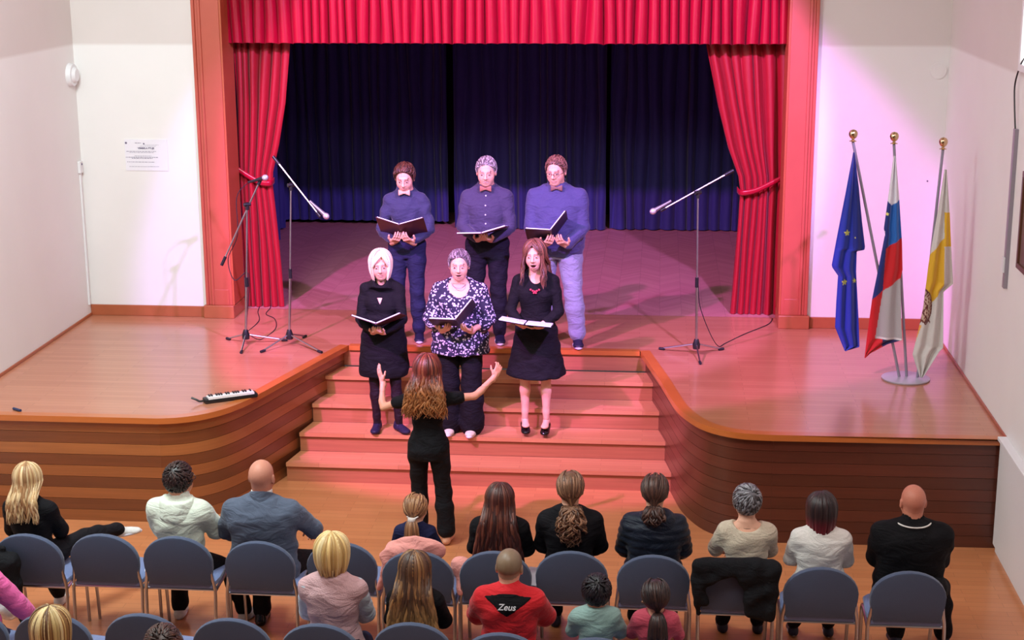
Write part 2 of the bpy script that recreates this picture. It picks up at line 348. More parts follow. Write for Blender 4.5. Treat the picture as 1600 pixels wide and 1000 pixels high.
# ---------------------------------------------------------------- curtains
def drape(name, zs, x0s, x1s, y, nf, amp, m, seed, label=None, cat='curtain', parent=None, bottom=0, npf=14, sharp=1.0, xtra=0, group=None):
    """hanging pleated cloth; zs from top to bottom with left/right edges per height"""
    rs = np.random.RandomState(seed); nu = nf * npf + 1; nv = 26
    wd = rs.uniform(.6, 1.5, nf); cum = np.concatenate([[0], np.cumsum(wd)]); cum /= cum[-1]
    u = np.linspace(0, nf, nu); uu = np.interp(u, np.arange(nf + 1), cum)
    am = np.interp(u, np.arange(nf) + .5, rs.uniform(.55, 1.25, nf))
    t = np.linspace(0, 1, nv); z = zs[0] + (zs[-1] - zs[0]) * t
    V = np.zeros((nv, nu, 3))
    for j in range(nv):
        a = np.interp(-z[j], [-q for q in zs], x0s); b_ = np.interp(-z[j], [-q for q in zs], x1s)
        ph = 2 * PI * u + .5 * np.sin(3 * z[j] + u * 1.3) + .3 * np.sin(1.7 * u + 5 * z[j] * .6)
        wv = np.sin(ph); wv = np.sign(wv) * np.abs(wv) ** sharp
        squeeze = min(1.3, (x1s[0] - x0s[0]) / max(b_ - a, .05))
        V[j, :, 0] = a + (b_ - a) * uu + amp * .35 * np.cos(ph)
        V[j, :, 1] = y + amp * am * wv * (.8 + .2 * squeeze) + xtra * np.sin(PI * uu)
        V[j, :, 2] = z[j] - (bottom * (.5 + .5 * wv) * am if j == nv - 1 else 0)
    V[nv - 1, :, 2] += 0
    o = gridmesh(name, V, nu, nv, m, parent)
    if label: tag(o, label, cat, group)
    return o
drape('stage_valance', [4.45, 3.62], [-2.735, -2.735], [2.70, 2.70], 1.31, 50, .052, M_val, 3, 'bright red pleated satin valance hanging across the top of the stage opening', 'valance', bottom=.02)
drape('stage_curtain', [4.4, 3.6, 3.0, 2.6, 2.28, 2.2, 1.8, 1.3, .905], [-2.75] * 9, [-2.10, -2.18, -2.25, -2.33, -2.415, -2.42, -2.39, -2.36, -2.345], 1.55, 6, .042, M_red, 11, 'tied back red velvet curtain at the left side of the stage')
drape('stage_curtain', [4.4, 3.6, 3.0, 2.6, 2.28, 2.2, 1.8, 1.3, .905], [1.84, 1.93, 2.06, 2.17, 2.295, 2.31, 2.29, 2.26, 2.235], [2.74] * 9, 1.58, 7, .032, M_red, 12, 'tied back red velvet curtain at the right side of the stage')
for s, pts in ((-1, [(-2.76, 1.47, 2.36), (-2.62, 1.46, 2.27), (-2.50, 1.46, 2.21), (-2.41, 1.49, 2.20), (-2.395, 1.58, 2.22)]), (1, [(2.74, 1.49, 2.32), (2.62, 1.47, 2.26), (2.46, 1.47, 2.18), (2.32, 1.50, 2.15), (2.28, 1.60, 2.17)])):
    p = smoothpath(pts, 5); V = np.zeros((2 * 2, len(p), 3))
    for i, q in enumerate(p):
        for j, (dy, dz) in enumerate(((0, .028), (-.006, .01), (-.006, -.01), (0, -.028))): V[j, i] = (q.x, q.y + dy, q.z + dz)
    o = gridmesh('curtain_tieback', V, len(p), 4, M_val); sm = o.modifiers.new('s', 'SOLIDIFY'); sm.thickness = .006
    tag(o, 'red fabric tieback band around the %s stage curtain' % ('left' if s < 0 else 'right'), 'tieback')
for i, (a, b_, y, zb, nf, lab) in enumerate(((-3.55, -1.25, 6.2, .96, 17, 'dark navy backdrop curtain panel at the left rear of the stage'), (-1.14, .82, 6.0, .915, 14, 'dark navy backdrop curtain panel in the middle rear of the stage'), (.87, 3.6, 6.05, .915, 19, 'dark navy backdrop curtain panel at the right rear of the stage'))):
    drape('backdrop_curtain', [5.0, zb], [a, a], [b_, b_], y, nf, .045, M_navy, 30 + i, lab, group=None, npf=10)
drape('wing_curtain', [5.0, .92], [-4.3, -4.3], [-3.22, -3.22], 5.0, 9, .05, M_navy, 41, 'dark blue wing curtain hanging nearest the left red curtain', npf=10)
drape('wing_curtain', [5.0, .93], [-4.4, -4.4], [-3.33, -3.33], 5.75, 9, .05, M_navy, 42, 'dark blue wing curtain hanging between the front wing curtain and backdrop', npf=10)

# ---------------------------------------------------------------- wall fittings
nb = tag(empty('wall_notice', (-3.54, YP - .004, 2.535)), 'pale notice sheet with small print on the wall left of the stage', 'notice')
bm = bmesh.new(); box(bm, -.215, .215, -.003, .003, -.155, .155); bmobj('sheet', bm, mat('notice_sheet', (234, 230, 238), .35), nb)
m_ink = mat('ink', (112, 102, 128), .7)
def text(s, size, loc, m, parent, rot=(PI / 2, 0, 0), align='LEFT', bold=0, name='lettering', ext=.0006, shear=0):
    c = bpy.data.curves.new(name, 'FONT'); c.body = s; c.size = size; c.extrude = ext; c.align_x = align; c.align_y = 'CENTER'; c.offset = bold; c.shear = shear
    t = bpy.data.objects.new('tmp', c); COL.objects.link(t); me = bpy.data.meshes.new_from_object(t.evaluated_get(bpy.context.evaluated_depsgraph_get())); bpy.data.objects.remove(t)
    o = link(name, me, m, parent); o.location = loc; o.rotation_euler = rot; return o
text('VEMBELA PTUJE', .024, (0, -.0045, .068), m_ink, nb, align='CENTER', bold=.0008)
bm = bmesh.new()
rs = random.Random(4)
for z, x0, x1, h in ((.10, -.02, .13, .002), (.088, -.06, .1, .002), (.035, -.2, .1, .004), (.024, -.17, .08, .003), (-.01, -.12, .05, .003), (-.024, -.21, .12, .005), (-.034, -.15, .06, .005), (-.07, -.2, .08, .004), (-.115, -.18, .12, .003), (.118, -.11, -.05, .005)):
    x = x0
    while x < x1:
        w_ = rs.uniform(.008, .03); box(bm, x, min(x + w_, x1), -.0042, -.0031, z, z + h); x += w_ + .005
for cx, cz, r in ((-.2, .12, .011), (-.02, .113, .008)): tube(bm, [(cx, -.0031, cz), (cx, -.0044, cz)], r, 10)
o = bmobj('small_print', bm, m_ink, nb); o['kind'] = 'stuff'
r = tag(empty('round_vent', (XL, .93, 3.33), PI / 2), 'round white fitting high in the left wall corner', 'wall fitting')
bm = bmesh.new(); tube(bm, [(0, -.0, 0), (0, -.045, 0)], [.115, .105], 28); bmobj('rim', bm, M_white, r, True)
bm = bmesh.new(); tube(bm, [(0, -.04, 0), (0, -.075, 0)], [.08, .06], 28); bmobj('cover', bm, M_white, r, True)
r = tag(empty('wall_switch_box', (XL, 1.0, 2.42), PI / 2), 'small white sensor box on the left wall with a cable duct below', 'switch box')
bm = bmesh.new(); box(bm, -.04, .035, -.03, 0, -.06, .06, .005); bmobj('housing', bm, M_white, r)
bm = bmesh.new(); tube(bm, [(0, -.03, .03), (0, -.034, .03)], .011, 12); bmobj('button', bm, m_ink, r)
bm = bmesh.new(); box(bm, -.015, .015, -.018, 0, -1.4, -.06, .002); bmobj('cable_duct', bm, M_white, r)
r = tag(empty('wall_cover_plate', (4.08, YP, 3.39)), 'faint round cover plate on the wall above the flags', 'cover plate')
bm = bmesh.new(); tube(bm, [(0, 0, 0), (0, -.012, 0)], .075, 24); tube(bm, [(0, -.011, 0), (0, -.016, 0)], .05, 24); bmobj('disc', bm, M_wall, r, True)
bm = bmesh.new(); tube(bm, [(4.04, YP - .004, 2.353), (4.04, YP + .002, 2.353)], .008, 10); tag(bmobj('wall_plug', bm, m_ink), 'tiny dark wall plug above the yellow and white flag', 'wall plug')
r = tag(empty('cable_rail', (XR, -1.93, 2.0)), 'tall grey metal rail with a thin cord on the right wall', 'rail')
bm = bmesh.new(); M_ = Matrix.Rotation(.07, 4, 'X'); box(bm, -.03, 0, -.03, .03, 0, 1.22, .003); bmobj('rail', bm, mat('rail_grey', (150, 140, 150), .4, metal=.3), r)
bm = bmesh.new(); box(bm, -.045, -.028, -.02, .04, .12, .24, .004); bmobj('cleat', bm, M_white, r)
bm = bmesh.new(); tube(bm, smoothpath([(-.02, 0, 1.2), (-.03, .05, 1.4), (-.03, .08, 1.55), (-.02, -.02, 1.7), (-.01, -.15, 1.78)], 5), .006, 6); bmobj('cord', bm, M_black, r, True)
r = tag(empty('picture_frame', (XR, -2.75, 2.6)), 'brown framed picture hanging at the edge of the right wall', 'picture')
bm = bmesh.new()
for a in ((-.03, 0, -.45, .45, -.36, -.32), (-.03, 0, -.45, .45, .32, .36), (-.03, 0, -.45, -.41, -.32, .32), (-.03, 0, .41, .45, -.32, .32)): box(bm, *a, .004)
bmobj('frame', bm, mat('brown_frame', (96, 58, 42), .4), r)
bm = bmesh.new(); box(bm, -.012, -.002, -.41, .41, -.32, .32); bmobj('print', bm, mat('picture_print', (120, 90, 84), .5, var=.4, scale=5), r)
r = tag(empty('radiator_cover', (XR, -2.32, 0)), 'white radiator cover along the right wall below the stage', 'radiator')
bm = bmesh.new(); box(bm, -.02, 0, -2.6, 0, .06, .90, .004); bmobj('front_panel', bm, M_white, r).location = (-.03, 0, 0)
bm = bmesh.new(); box(bm, -.07, 0, -2.62, .005, .90, .93, .004); bmobj('top_ledge', bm, M_white, r)
bm = bmesh.new(); box(bm, -.03, 0, -2.6, -.005, 0, .90); bmobj('side_panel', bm, M_white, r)

# ---------------------------------------------------------------- microphone stands and microphones
M_rub = mat('rubber', (24, 20, 26), .7)
def mic(name, label, a, b_, silver=True):
    a, b_ = Vector(a), Vector(b_); r = tag(empty(name, a), label, 'microphone'); d = (b_ - a)
    bm = bmesh.new(); tube(bm, [(0, 0, 0), d * .3, d * .75], [.011, .013, .02], 12); bmobj('handle', bm, M_black if not silver else M_grey, r, True)
    bm = bmesh.new(); g = d.normalized(); c = d * .84; L = .032; pts = [c + g * (L * math.sin(t)) for t in np.linspace(-1.5, 1.5, 9)]; tube(bm, pts, [max(.003, .029 * math.cos(t)) for t in np.linspace(-1.5, 1.5, 9)], 14)
    bmobj('grille', bm, mat('mic_grille', (210, 206, 214), .35, metal=.8, bump=.5, scale=400), r, True); return r
def stand(base, z1, boomA, boomB, feet, label, tilt=(0, 0)):
    bx, by = base; r = tag(empty('microphone_stand', (bx, by, HS)), label, 'microphone stand')
    top = Vector((tilt[0], tilt[1], z1 - HS)); mid = top * .45
    bm = bmesh.new(); tube(bm, [(0, 0, .10), mid], .012, 10); bmobj('lower_pole', bm, M_chrome, r, True)
    bm = bmesh.new(); tube(bm, [mid, top], .008, 10); bmobj('upper_pole', bm, M_chrome, r, True)
    bm = bmesh.new(); tube(bm, [mid - Vector((0, 0, .04)), mid + Vector((0, 0, .05))], .017, 10); bmobj('height_clutch', bm, M_black, r, True)
    bm = bmesh.new(); tube(bm, [(0, 0, .06), (0, 0, .10), (0, 0, .15)], [.032, .036, .02], 12); bmobj('leg_hub', bm, M_black, r, True)
    for (fx, fy) in feet:
        v = Vector((fx - bx, fy - by, .012)); n = v.normalized()
        bm = bmesh.new(); tube(bm, [n * .02 + Vector((0, 0, .10)), v + Vector((0, 0, .004))], .008, 8); lg = bmobj('leg', bm, M_chrome, r, True)
        bm = bmesh.new(); tube(bm, [v - n * .03 + Vector((0, 0, .005)), v + n * .025], .013, 8); bmobj('rubber_foot', bm, M_rub, lg, True)
    A, B = Vector(boomA) - r.location, Vector(boomB) - r.location
    bm = bmesh.new(); tube(bm, [A, B], .008, 8); bmobj('boom_arm', bm, M_chrome, r, True)
    n = (A - B).normalized(); bm = bmesh.new(); tube(bm, [A - n * .06, A + n * .03], .015, 10); bmobj('counterweight', bm, M_black, r, True)
    bm = bmesh.new(); tube(bm, [top - Vector((0, 0, .05)), top + Vector((0, 0, .02))], .016, 10); tube(bm, [top + Vector((-.025, -.02, 0)), top + Vector((.025, .02, 0))], .018, 10); bmobj('boom_clamp', bm, M_black, r, True)
    bm = bmesh.new(); tube(bm, [B, B - n * .05], .016, 10); bmobj('mic_clip', bm, M_black, r, True)
    return r
stand((-2.33, .0), 2.24, (-2.504, -.04, 1.70), (-2.155, .03, 2.42), [(-2.30, -.29), (-2.55, .17), (-2.0, .16)], 'chrome microphone stand nearest the left wall, boom tipped steeply up', (.07, 0))
mic('microphone', 'silver headed microphone raised on the stand nearest the left wall', (-2.25, .03, 2.44), (-2.05, .0, 2.50), False)
stand((-1.92, .03), 2.42, (-1.998, .07, 2.653), (-1.60, -.05, 2.185), [(-2.11, -.25), (-1.575, -.23), (-1.84, .31)], 'tall chrome microphone stand with its boom pointing down beside the blue curtain', (.07, 0))
mic('microphone', 'silver microphone pointing down from the tall left stand', (-1.66, -.06, 2.29), (-1.48, -.08, 2.13))
stand((1.875, -.03), 2.40, (2.143, .06, 2.576), (1.57, -.06, 2.264), [(1.56, .12), (1.904, -.34), (2.11, .15)], 'chrome microphone stand in front of the right red curtain', (-.02, 0))
mic('microphone', 'silver microphone on the boom of the right hand stand', (1.62, -.07, 2.33), (1.43, -.09, 2.22))
def cable(pts, label, r=.004):
    bm = bmesh.new(); tube(bm, smoothpath(pts, 6), r, 6); tag(bmobj('cable', bm, M_rub, None, True), label, 'cable')
cable([(-2.26, .03, 2.43), (-2.36, .02, 2.3), (-2.37, .02, 1.95), (-2.47, .02, 1.72), (-2.42, .02, 1.52), (-2.30, .015, 1.60), (-2.28, .015, 1.5), (-2.31, .015, 1.2), (-2.37, .1, .96), (-2.45, .35, .905), (-2.44, .9, .905), (-2.55, 1.3, .905), (-2.6, 1.62, .905)], 'black cable looping from the left microphone to the curtain foot')
cable([(-2.30, .05, .98), (-2.24, .2, .905), (-2.20, .6, .905), (-2.3, 1.0, .905), (-2.44, 1.2, .905), (-2.46, 1.45, .905), (-2.5, 1.65, .905)], 'black cable lying on the stage at the left curtain foot')
cable([(1.88, -.015, 1.55), (1.90, .02, 1.35), (1.99, .08, 1.1), (2.08, .2, .93), (2.16, .4, .905), (2.35, .75, .905), (2.60, 1.15, .905), (2.66, 1.40, .905)], 'black cable running from the right microphone stand to the curtain foot')

# ---------------------------------------------------------------- melodica and pen
r = tag(empty('melodica', (-2.01, -1.735, HS), math.radians(31)), 'black melodica with white keys lying on the stage edge', 'melodica')
bm = bmesh.new(); box(bm, -.225, .225, -.05, .05, .0, .04, .012); bmobj('body', bm, M_black, r, True)
wk = mat('white_keys', (235, 232, 236), .3)
bm = bmesh.new()
for i in range(19): box(bm, -.195 + i * .0205, -.195 + i * .0205 + .0195, -.048, .03, .035, .052)
o = bmobj('white_key', bm, wk, r); o['kind'] = 'stuff'
bm = bmesh.new()
for i in range(18):
    if i % 7 not in (2, 6): box(bm, -.195 + i * .0205 + .014, -.195 + i * .0205 + .026, -.01, .032, .05, .062)
o = bmobj('black_key', bm, M_black, r); o['kind'] = 'stuff'
bm = bmesh.new(); tube(bm, smoothpath([(-.225, 0, .02), (-.26, 0, .02), (-.285, .01, .035), (-.32, .03, .05)], 5), .009, 8); bmobj('mouthpiece', bm, M_black, r, True)
bm = bmesh.new(); tube(bm, [(-3.70, -2.16, HS + .012), (-3.62, -2.21, HS + .012)], .012, 8); tag(bmobj('pen_cap', bm, mat('blue_plastic', (30, 50, 90), .4), None, True), 'small dark blue pen lying on the stage near the left wall', 'pen')

# ---------------------------------------------------------------- flags on a three-pole stand
r = tag(empty('flag_stand', (3.66, -.68, HS)), 'grey three-pole flag stand with round base and brass ball tops', 'flag stand')
bm = bmesh.new(); lathe(bm, [(.20, 0), (.205, .006), (.205, .014), (.19, .02)], n=40); bmobj('base_plate', bm, mat('silver_paint', (186, 180, 196), .35, metal=.3), r, True)
polet = [((-.055, 0, .02), (-.545, 0, 2.05)), ((.01, .02, .02), (-.205, .02, 2.03)), ((.10, 0, .02), (.195, 0, 1.99))]
for a, b_ in polet:
    bm = bmesh.new(); tube(bm, [a, b_], .0125, 10); pl = bmobj('pole', bm, mat('pole_paint', (160, 152, 172), .35, metal=.4), r, True)
    bm = bmesh.new(); lathe(bm, [(.008, 0), (.03, .004), (.03, .008), (.012, .014), (.012, .026), (.024, .032), (.034, .05), (.037, .066), (.034, .082), (.024, .096), (.006, .103)], b_, 20); bmobj('ball_finial', bm, M_brass, pl, True)
M_flag = attr_mat('flag_cloth', .7, .3, .1, 200, sheen=.3)
def px2w(u, v): return 3.115 + (u - 1333) / 190 + (v - 218) * .00026, 2.969 - (v - 218) / 180.8 - (u - 1333) * .0003
def star(u, v, cu, cv, R):
    a = np.arctan2(u - cu, -(v - cv)); d = np.hypot(u - cu, v - cv); k = np.abs(((a / (2 * PI / 5) + .5) % 1) - .5) * 2
    return d < R * (1 - .58 * k)
def flag(name, lab, ledge, redge, colf, y0, seed, nu=56, folds=2.3, dep=.02):
    vs = np.array(sorted({p[0] for p in ledge} | {p[0] for p in redge})); v0, v1 = vs[0], vs[-1]; nv = int((v1 - v0) * .9)
    vv = np.linspace(v0, v1, nv); L = np.interp(vv, [p[0] for p in ledge], [p[1] for p in ledge]); R_ = np.interp(vv, [p[0] for p in redge], [p[1] for p in redge])
    s = np.linspace(0, 1, nu); Uu = L[:, None] + (R_ - L)[:, None] * s[None]; Vv = np.repeat(vv[:, None], nu, 1)
    X, Z = px2w(Uu, Vv); t = (Vv - v0) / (v1 - v0)
    Y = y0 - .028 + dep * np.sin(folds * 2 * PI * s[None] + seed + 1.2 * t) * (.25 + .75 * t) + .008 * np.sin(11 * s[None] + 5 * t + seed)
    C = np.zeros(Uu.shape + (3,)); colf(Uu, Vv, C)
    o = gridmesh(name, np.stack([X, Y, Z], -1), nu, nv, M_flag, None, C); m = o.modifiers.new('s', 'SOLIDIFY'); m.thickness = .002
    return tag(o, lab, 'flag')
def below(u, v, p, q): return v > p[1] + (q[1] - p[1]) * (u - p[0]) / (q[0] - p[0])
def cEU(u, v, C):
    C[:] = lin((24, 46, 150)); C[(u > 1332) & (v < 386)] = lin((20, 34, 122))
    for cu, cv, R_ in ((1322, 360, 5.2), (1318, 437.5, 5.2), (1334, 434, 4), (1335, 366, 1.5)): C[star(u, v, cu, cv, R_)] = lin((214, 214, 90))
flag('blue_flag', 'hanging blue flag with yellow stars on the stand', [(236, 1332), (300, 1320), (370, 1306), (412, 1298), (416, 1299), (428, 1308), (470, 1305), (510, 1303), (546, 1318)], [(236, 1334), (290, 1341), (340, 1346), (380, 1351), (385, 1350), (388, 1338), (420, 1337), (500, 1341), (538, 1342), (546, 1320)], cEU, -.71, .4)
def cSI(u, v, C):
    C[:] = lin((200, 24, 34))
    blue = (v < 470) & ~(below(u, v, (1384, 381), (1411, 362)) & (u > 1384 - (v - 381) * .06)) & ~below(u, v, (1364, 461), (1381, 446))
    C[blue] = lin((28, 44, 120)); C[blue & (u > 1391 - .05 * (v - 310)) & (v < 400)] = lin((30, 98, 180))
    C[~below(u, v, (1386, 306), (1393, 314)) & (u < 1393) | (~below(u, v, (1393, 314), (1406, 304)) & (u >= 1393))] = lin((226, 222, 232))
    C[star(u, v, 1386, 327, 3)] = lin((230, 220, 120))
    C[(np.abs(v - 357) < 4) & (u < 1383)] = lin((214, 210, 224))
    g = (u > 1380 - (v - 448) * .165) & below(u, v, (1380, 448), (1409, 425)) & (v < 524)
    C[g] = lin((176, 168, 172)); C[(v >= 524) & (u > 1379)] = lin((30, 30, 86)); C[(v >= 521) & (v < 524) & (u > 1370)] = lin((220, 210, 214))  # grey patch: white reverse of the cloth, its shade put into the colour
flag('tricolour_flag', 'white, blue and red striped flag hanging between two others', [(238, 1396), (300, 1388), (350, 1381), (358, 1383), (400, 1375), (460, 1363), (520, 1355), (556, 1351)], [(238, 1399), (300, 1405), (370, 1410), (412, 1411), (426, 1408), (480, 1409), (523, 1411), (531, 1388), (548, 1360), (556, 1352)], cSI, -.69, 2.2, folds=2.0)
def cYW(u, v, C):
    C[:] = lin((206, 200, 196)); yel = lin((214, 166, 40))
    C[below(u, v, (1452, 388), (1476, 358)) & ~below(u, v, (1460, 458), (1476, 432)) & (u <= 1476) & ~((u < 1452) & (v > 470))] = yel
    C[(u > 1476) & (v > 318) & (v < 371)] = yel; C[(u > 1476) & (v >= 371)] = lin((196, 184, 178))
    C[(v > 497) & (v < 532) & (u < 1442 - (v - 497) * .35)] = lin((226, 160, 70))
    e = ((u - 1446) / 12.5) ** 2 + ((v - 466) / 27) ** 2; C[e < 1] = lin((188, 160, 140)); C[(e < 1) & (e > .78) & (u > 1440)] = lin((96, 40, 40))
    C[(e < .8) & (np.sin(u * 1.3 + 2 * np.sin(v * .35)) * np.sin(v * .6 + u * .4) > .25)] = lin((110, 44, 40))
    C[(np.abs(v - (492 + 2.5 * np.sin(u * .6))) < 1.5) & (u < 1456)] = lin((110, 50, 44)); C[(np.abs(u - 1447 - 3 * np.sin(v * .3)) < 1) & (v > 440) & (v < 490)] = lin((90, 36, 36))
flag('crest_flag', 'white and yellow flag with a brown crest hanging nearest the right wall', [(253, 1475), (320, 1465), (400, 1452), (470, 1444), (500, 1438), (545, 1428), (580, 1440)], [(253, 1478), (285, 1481), (320, 1484), (370, 1487), (428, 1491), (438, 1480), (442, 1476), (530, 1476), (536, 1470), (580, 1444)], cYW, -.7, 1.1)
bm = bmesh.new(); x, z = px2w(1334, 240); tube(bm, [(x, -.71, z), (3.12, -.68, 2.93)], .003, 6)
tube(bm, smoothpath([(px2w(1351, 384)[0], -.69, px2w(1351, 384)[1]), (px2w(1360, 396)[0], -.69, px2w(1360, 396)[1]), (px2w(1367, 392)[0], -.68, px2w(1367, 392)[1])], 5), .0025, 6)
tube(bm, [(px2w(1366, 394)[0], -.68, px2w(1366, 394)[1]), (px2w(1362, 480)[0], -.66, px2w(1362, 480)[1])], .0025, 6)
bmobj('flag_cord', bm, M_grey, r, True)

# ---------------------------------------------------------------- chairs
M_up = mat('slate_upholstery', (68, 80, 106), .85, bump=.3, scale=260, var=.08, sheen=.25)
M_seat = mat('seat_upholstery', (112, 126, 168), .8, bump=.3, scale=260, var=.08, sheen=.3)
def make_chair():
    t = tag(empty('upholstered_chair', (0, 0, 0)), 'slate blue upholstered chair', 'chair', 'hall chairs')
    # backrest: rounded-top pad, back face towards -y
    n = 15; pts = [(-.215, .455), (-.232, .58)] + [(-.235 * math.cos(a), .62 + .20 * math.sin(a)) for a in np.linspace(.08, PI - .08, n)] + [(.232, .58), (.215, .455)]
    pts = [(x * (1 if z > .5 else .98), z) for x, z in pts]
    bm = bmesh.new(); bk = []
    for d, sc_ in ((-.026, .93), (-.022, .985), (-.008, 1), (.012, 1), (.022, .985), (.027, .93)):
        rg = []
        for x, z in pts:
            zz = .62 + (z - .62) * sc_; xx = x * sc_
            y = -.195 - (zz - .46) * .16 + .35 * xx * xx + d; rg.append(bm.verts.new((xx, y, zz)))
        bk.append(rg)
    m = len(pts)
    for i in range(len(bk) - 1):
        for k in range(m): bm.faces.new((bk[i][k], bk[i][(k + 1) % m], bk[i + 1][(k + 1) % m], bk[i + 1][k]))
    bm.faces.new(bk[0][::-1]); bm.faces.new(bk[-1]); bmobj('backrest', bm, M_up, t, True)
    bm = bmesh.new(); sg = []
    prof = [(-.22, -.19), (-.235, -.05), (-.225, .17), (-.19, .215), (-.08, .235), (.08, .235), (.19, .215), (.225, .17), (.235, -.05), (.22, -.19)]
    for z, s in ((.425, .92), (.43, .985), (.445, 1), (.46, .985), (.468, .93)): sg.append([bm.verts.new((x * s, .02 + (y - .02) * s, z)) for x, y in prof])
    m = len(prof)
    for i in range(4):
        for k in range(m): bm.faces.new((sg[i][k], sg[i][(k + 1) % m], sg[i + 1][(k + 1) % m], sg[i + 1][k]))
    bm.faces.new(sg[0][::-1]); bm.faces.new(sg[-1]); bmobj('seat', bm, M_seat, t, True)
    for s in (-1, 1):
        bm = bmesh.new(); tube(bm, smoothpath([(s * .235, -.225, 0), (s * .235, -.205, .25), (s * .236, -.19, .42), (s * .222, -.20, .52), (s * .21, -.215, .62)], 4), .0115, 8); bmobj('leg', bm, M_chrome, t, True)
        bm = bmesh.new(); tube(bm, smoothpath([(s * .222, .20, 0), (s * .225, .185, .25), (s * .228, .15, .41), (s * .232, .0, .42), (s * .236, -.18, .415)], 4), .0115, 8); bmobj('leg', bm, M_chrome, t, True)
    bm = bmesh.new(); tube(bm, [(-.23, .14, .415), (.23, .14, .415)], .01, 8); bmobj('seat_frame', bm, M_chrome, t, True)
    bm = bmesh.new(); tube(bm, [(-.235, -.17, .415), (.235, -.17, .415)], .01, 8); bmobj('seat_frame', bm, M_chrome, t, True)
    return t
proto_chair = make_chair(); used = [False]
def chair(x, y, lab, rz=0):
    if not used[0]: o = proto_chair; used[0] = True
    else:
        o = proto_chair.copy(); COL.objects.link(o)
        for c in proto_chair.children:
            d = c.copy(); COL.objects.link(d); d.parent = o
    o.location = (x, y, 0); o.rotation_euler = (0, 0, rz); o['label'] = lab
    o['group'] = 'chairs in the front row' if y > -5 else ('chairs in the second row' if y > -6 else 'chairs in the third row')
    return o
CY = -4.33
for x, dy, lab, rz in ((-2.63, 0, 'slate blue chair under the blonde girl in black, backpack hung on it', .0), (-2.125, .04, 'empty slate blue chair left of the boy in the white hoodie', .0), (-1.625, .04, 'slate blue chair under the boy in the white hoodie', 0), (-1.06, -.0, 'slate blue chair under the bald man in the grey suit', 0),
        (-.52, .03, 'empty slate blue chair behind which the blonde woman in pink sits', 0), (0.0, -.08, 'slate blue chair under the girl with a ponytail and pink jacket', 0), (.50, -.04, 'slate blue chair under the woman with very long dark red hair', 0), (.99, -.0, 'slate blue chair under the woman in black with a curly ponytail', 0),
        (1.515, -.02, 'slate blue chair under the person in the dark quilted jacket', 0), (2.04, -.06, 'slate blue chair with a black coat over its back', 0), (2.565, -.13, 'slate blue chair under the woman with dark red bobbed hair in white', 0), (3.10, -.15, 'slate blue chair under the bald man in black, last of the front row', 0)):
    chair(x, CY + dy, lab, rz)
for x, dy, lab in ((-2.52, 0, 'second row chair under the person with the pink sleeve'), (-2.0, -.02, 'empty second row chair in front of the blonde head at the lower left'), (-1.465, .02, 'empty second row chair in front of the dark head at the bottom edge'), (-.93, 0, 'empty second row chair left of the blonde woman in pink'), (-.40, -.03, 'second row chair under the blonde woman in pink'),
        (.13, .03, 'second row chair under the person with long light brown hair'), (.66, -.06, 'second row chair under the person in the red jacket'), (1.20, -.08, 'second row chair under the black haired boy in pale green'), (1.74, -.1, 'second row chair right of the girl in pink')):
    chair(x, CY - 1.17 + dy, lab)
for x, lab in ((-1.6, 'third row chair under the blonde person'), (-1.0, 'third row chair under the dark haired person')): chair(x, CY - 2.33, lab)
M_paper = mat('paper', (226, 228, 238), .6)
for x, y, rz, lab in ((-1.86, -4.16, .3, 'white paper sheet on the empty front row chair beside the boy in the hoodie'), (.745, -4.20, -.25, 'white paper sheet between two seated women in dark clothes')):
    bm = bmesh.new(); box(bm, -.105, .105, -.145, .145, 0, .003); o = bmobj('paper_sheet', bm, M_paper); o.location = (x, y, .472); o.rotation_euler = (0, 0, rz); tag(o, lab, 'paper')

# ---------------------------------------------------------------- implicit surface toolkit for people and clothes
V3 = lambda *a: np.array(a, float)
def nrm(v): return v / (np.linalg.norm(v) + 1e-9)
class Cap:
    def __init__(s, a, b, ra, rb, k=.02, flat=None): s.a, s.b, s.ra, s.rb, s.k = np.array(a, float), np.array(b, float), ra, rb, k
    def bb(s): r = max(s.ra, s.rb); return np.minimum(s.a, s.b) - r, np.maximum(s.a, s.b) + r
    def d(s, P):
        ab = s.b - s.a; t = np.clip(((P - s.a) @ ab) / (ab @ ab + 1e-12), 0, 1)
        return np.sqrt((((P - s.a) - t[..., None] * ab) ** 2).sum(-1)) - (s.ra + (s.rb - s.ra) * t)
class Ell:
    def __init__(s, c, r, R=None, k=.02): s.c, s.r, s.R, s.k = np.array(c, float), np.array(r, float), (np.eye(3) if R is None else R), k
    def bb(s): e = np.sqrt(((s.R * s.r) ** 2).sum(1)); return s.c - e, s.c + e
    def d(s, P):
        q = (P - s.c) @ s.R; k0 = np.sqrt(((q / s.r) ** 2).sum(-1)); k1 = np.sqrt(((q / s.r ** 2) ** 2).sum(-1)) + 1e-9
        return k0 * (k0 - 1) / k1
class Box:
    def __init__(s, c, h, R=None, rr=.01, k=.01): s.c, s.h, s.R, s.rr, s.k = np.array(c, float), np.array(h, float), (np.eye(3) if R is None else R), rr, k
    def bb(s): e = (np.abs(s.R) * s.h).sum(1) + s.rr; return s.c - e, s.c + e
    def d(s, P):
        q = np.abs((P - s.c) @ s.R) - s.h + s.rr; return np.sqrt((np.maximum(q, 0) ** 2).sum(-1)) + np.minimum(q.max(-1), 0) - s.rr
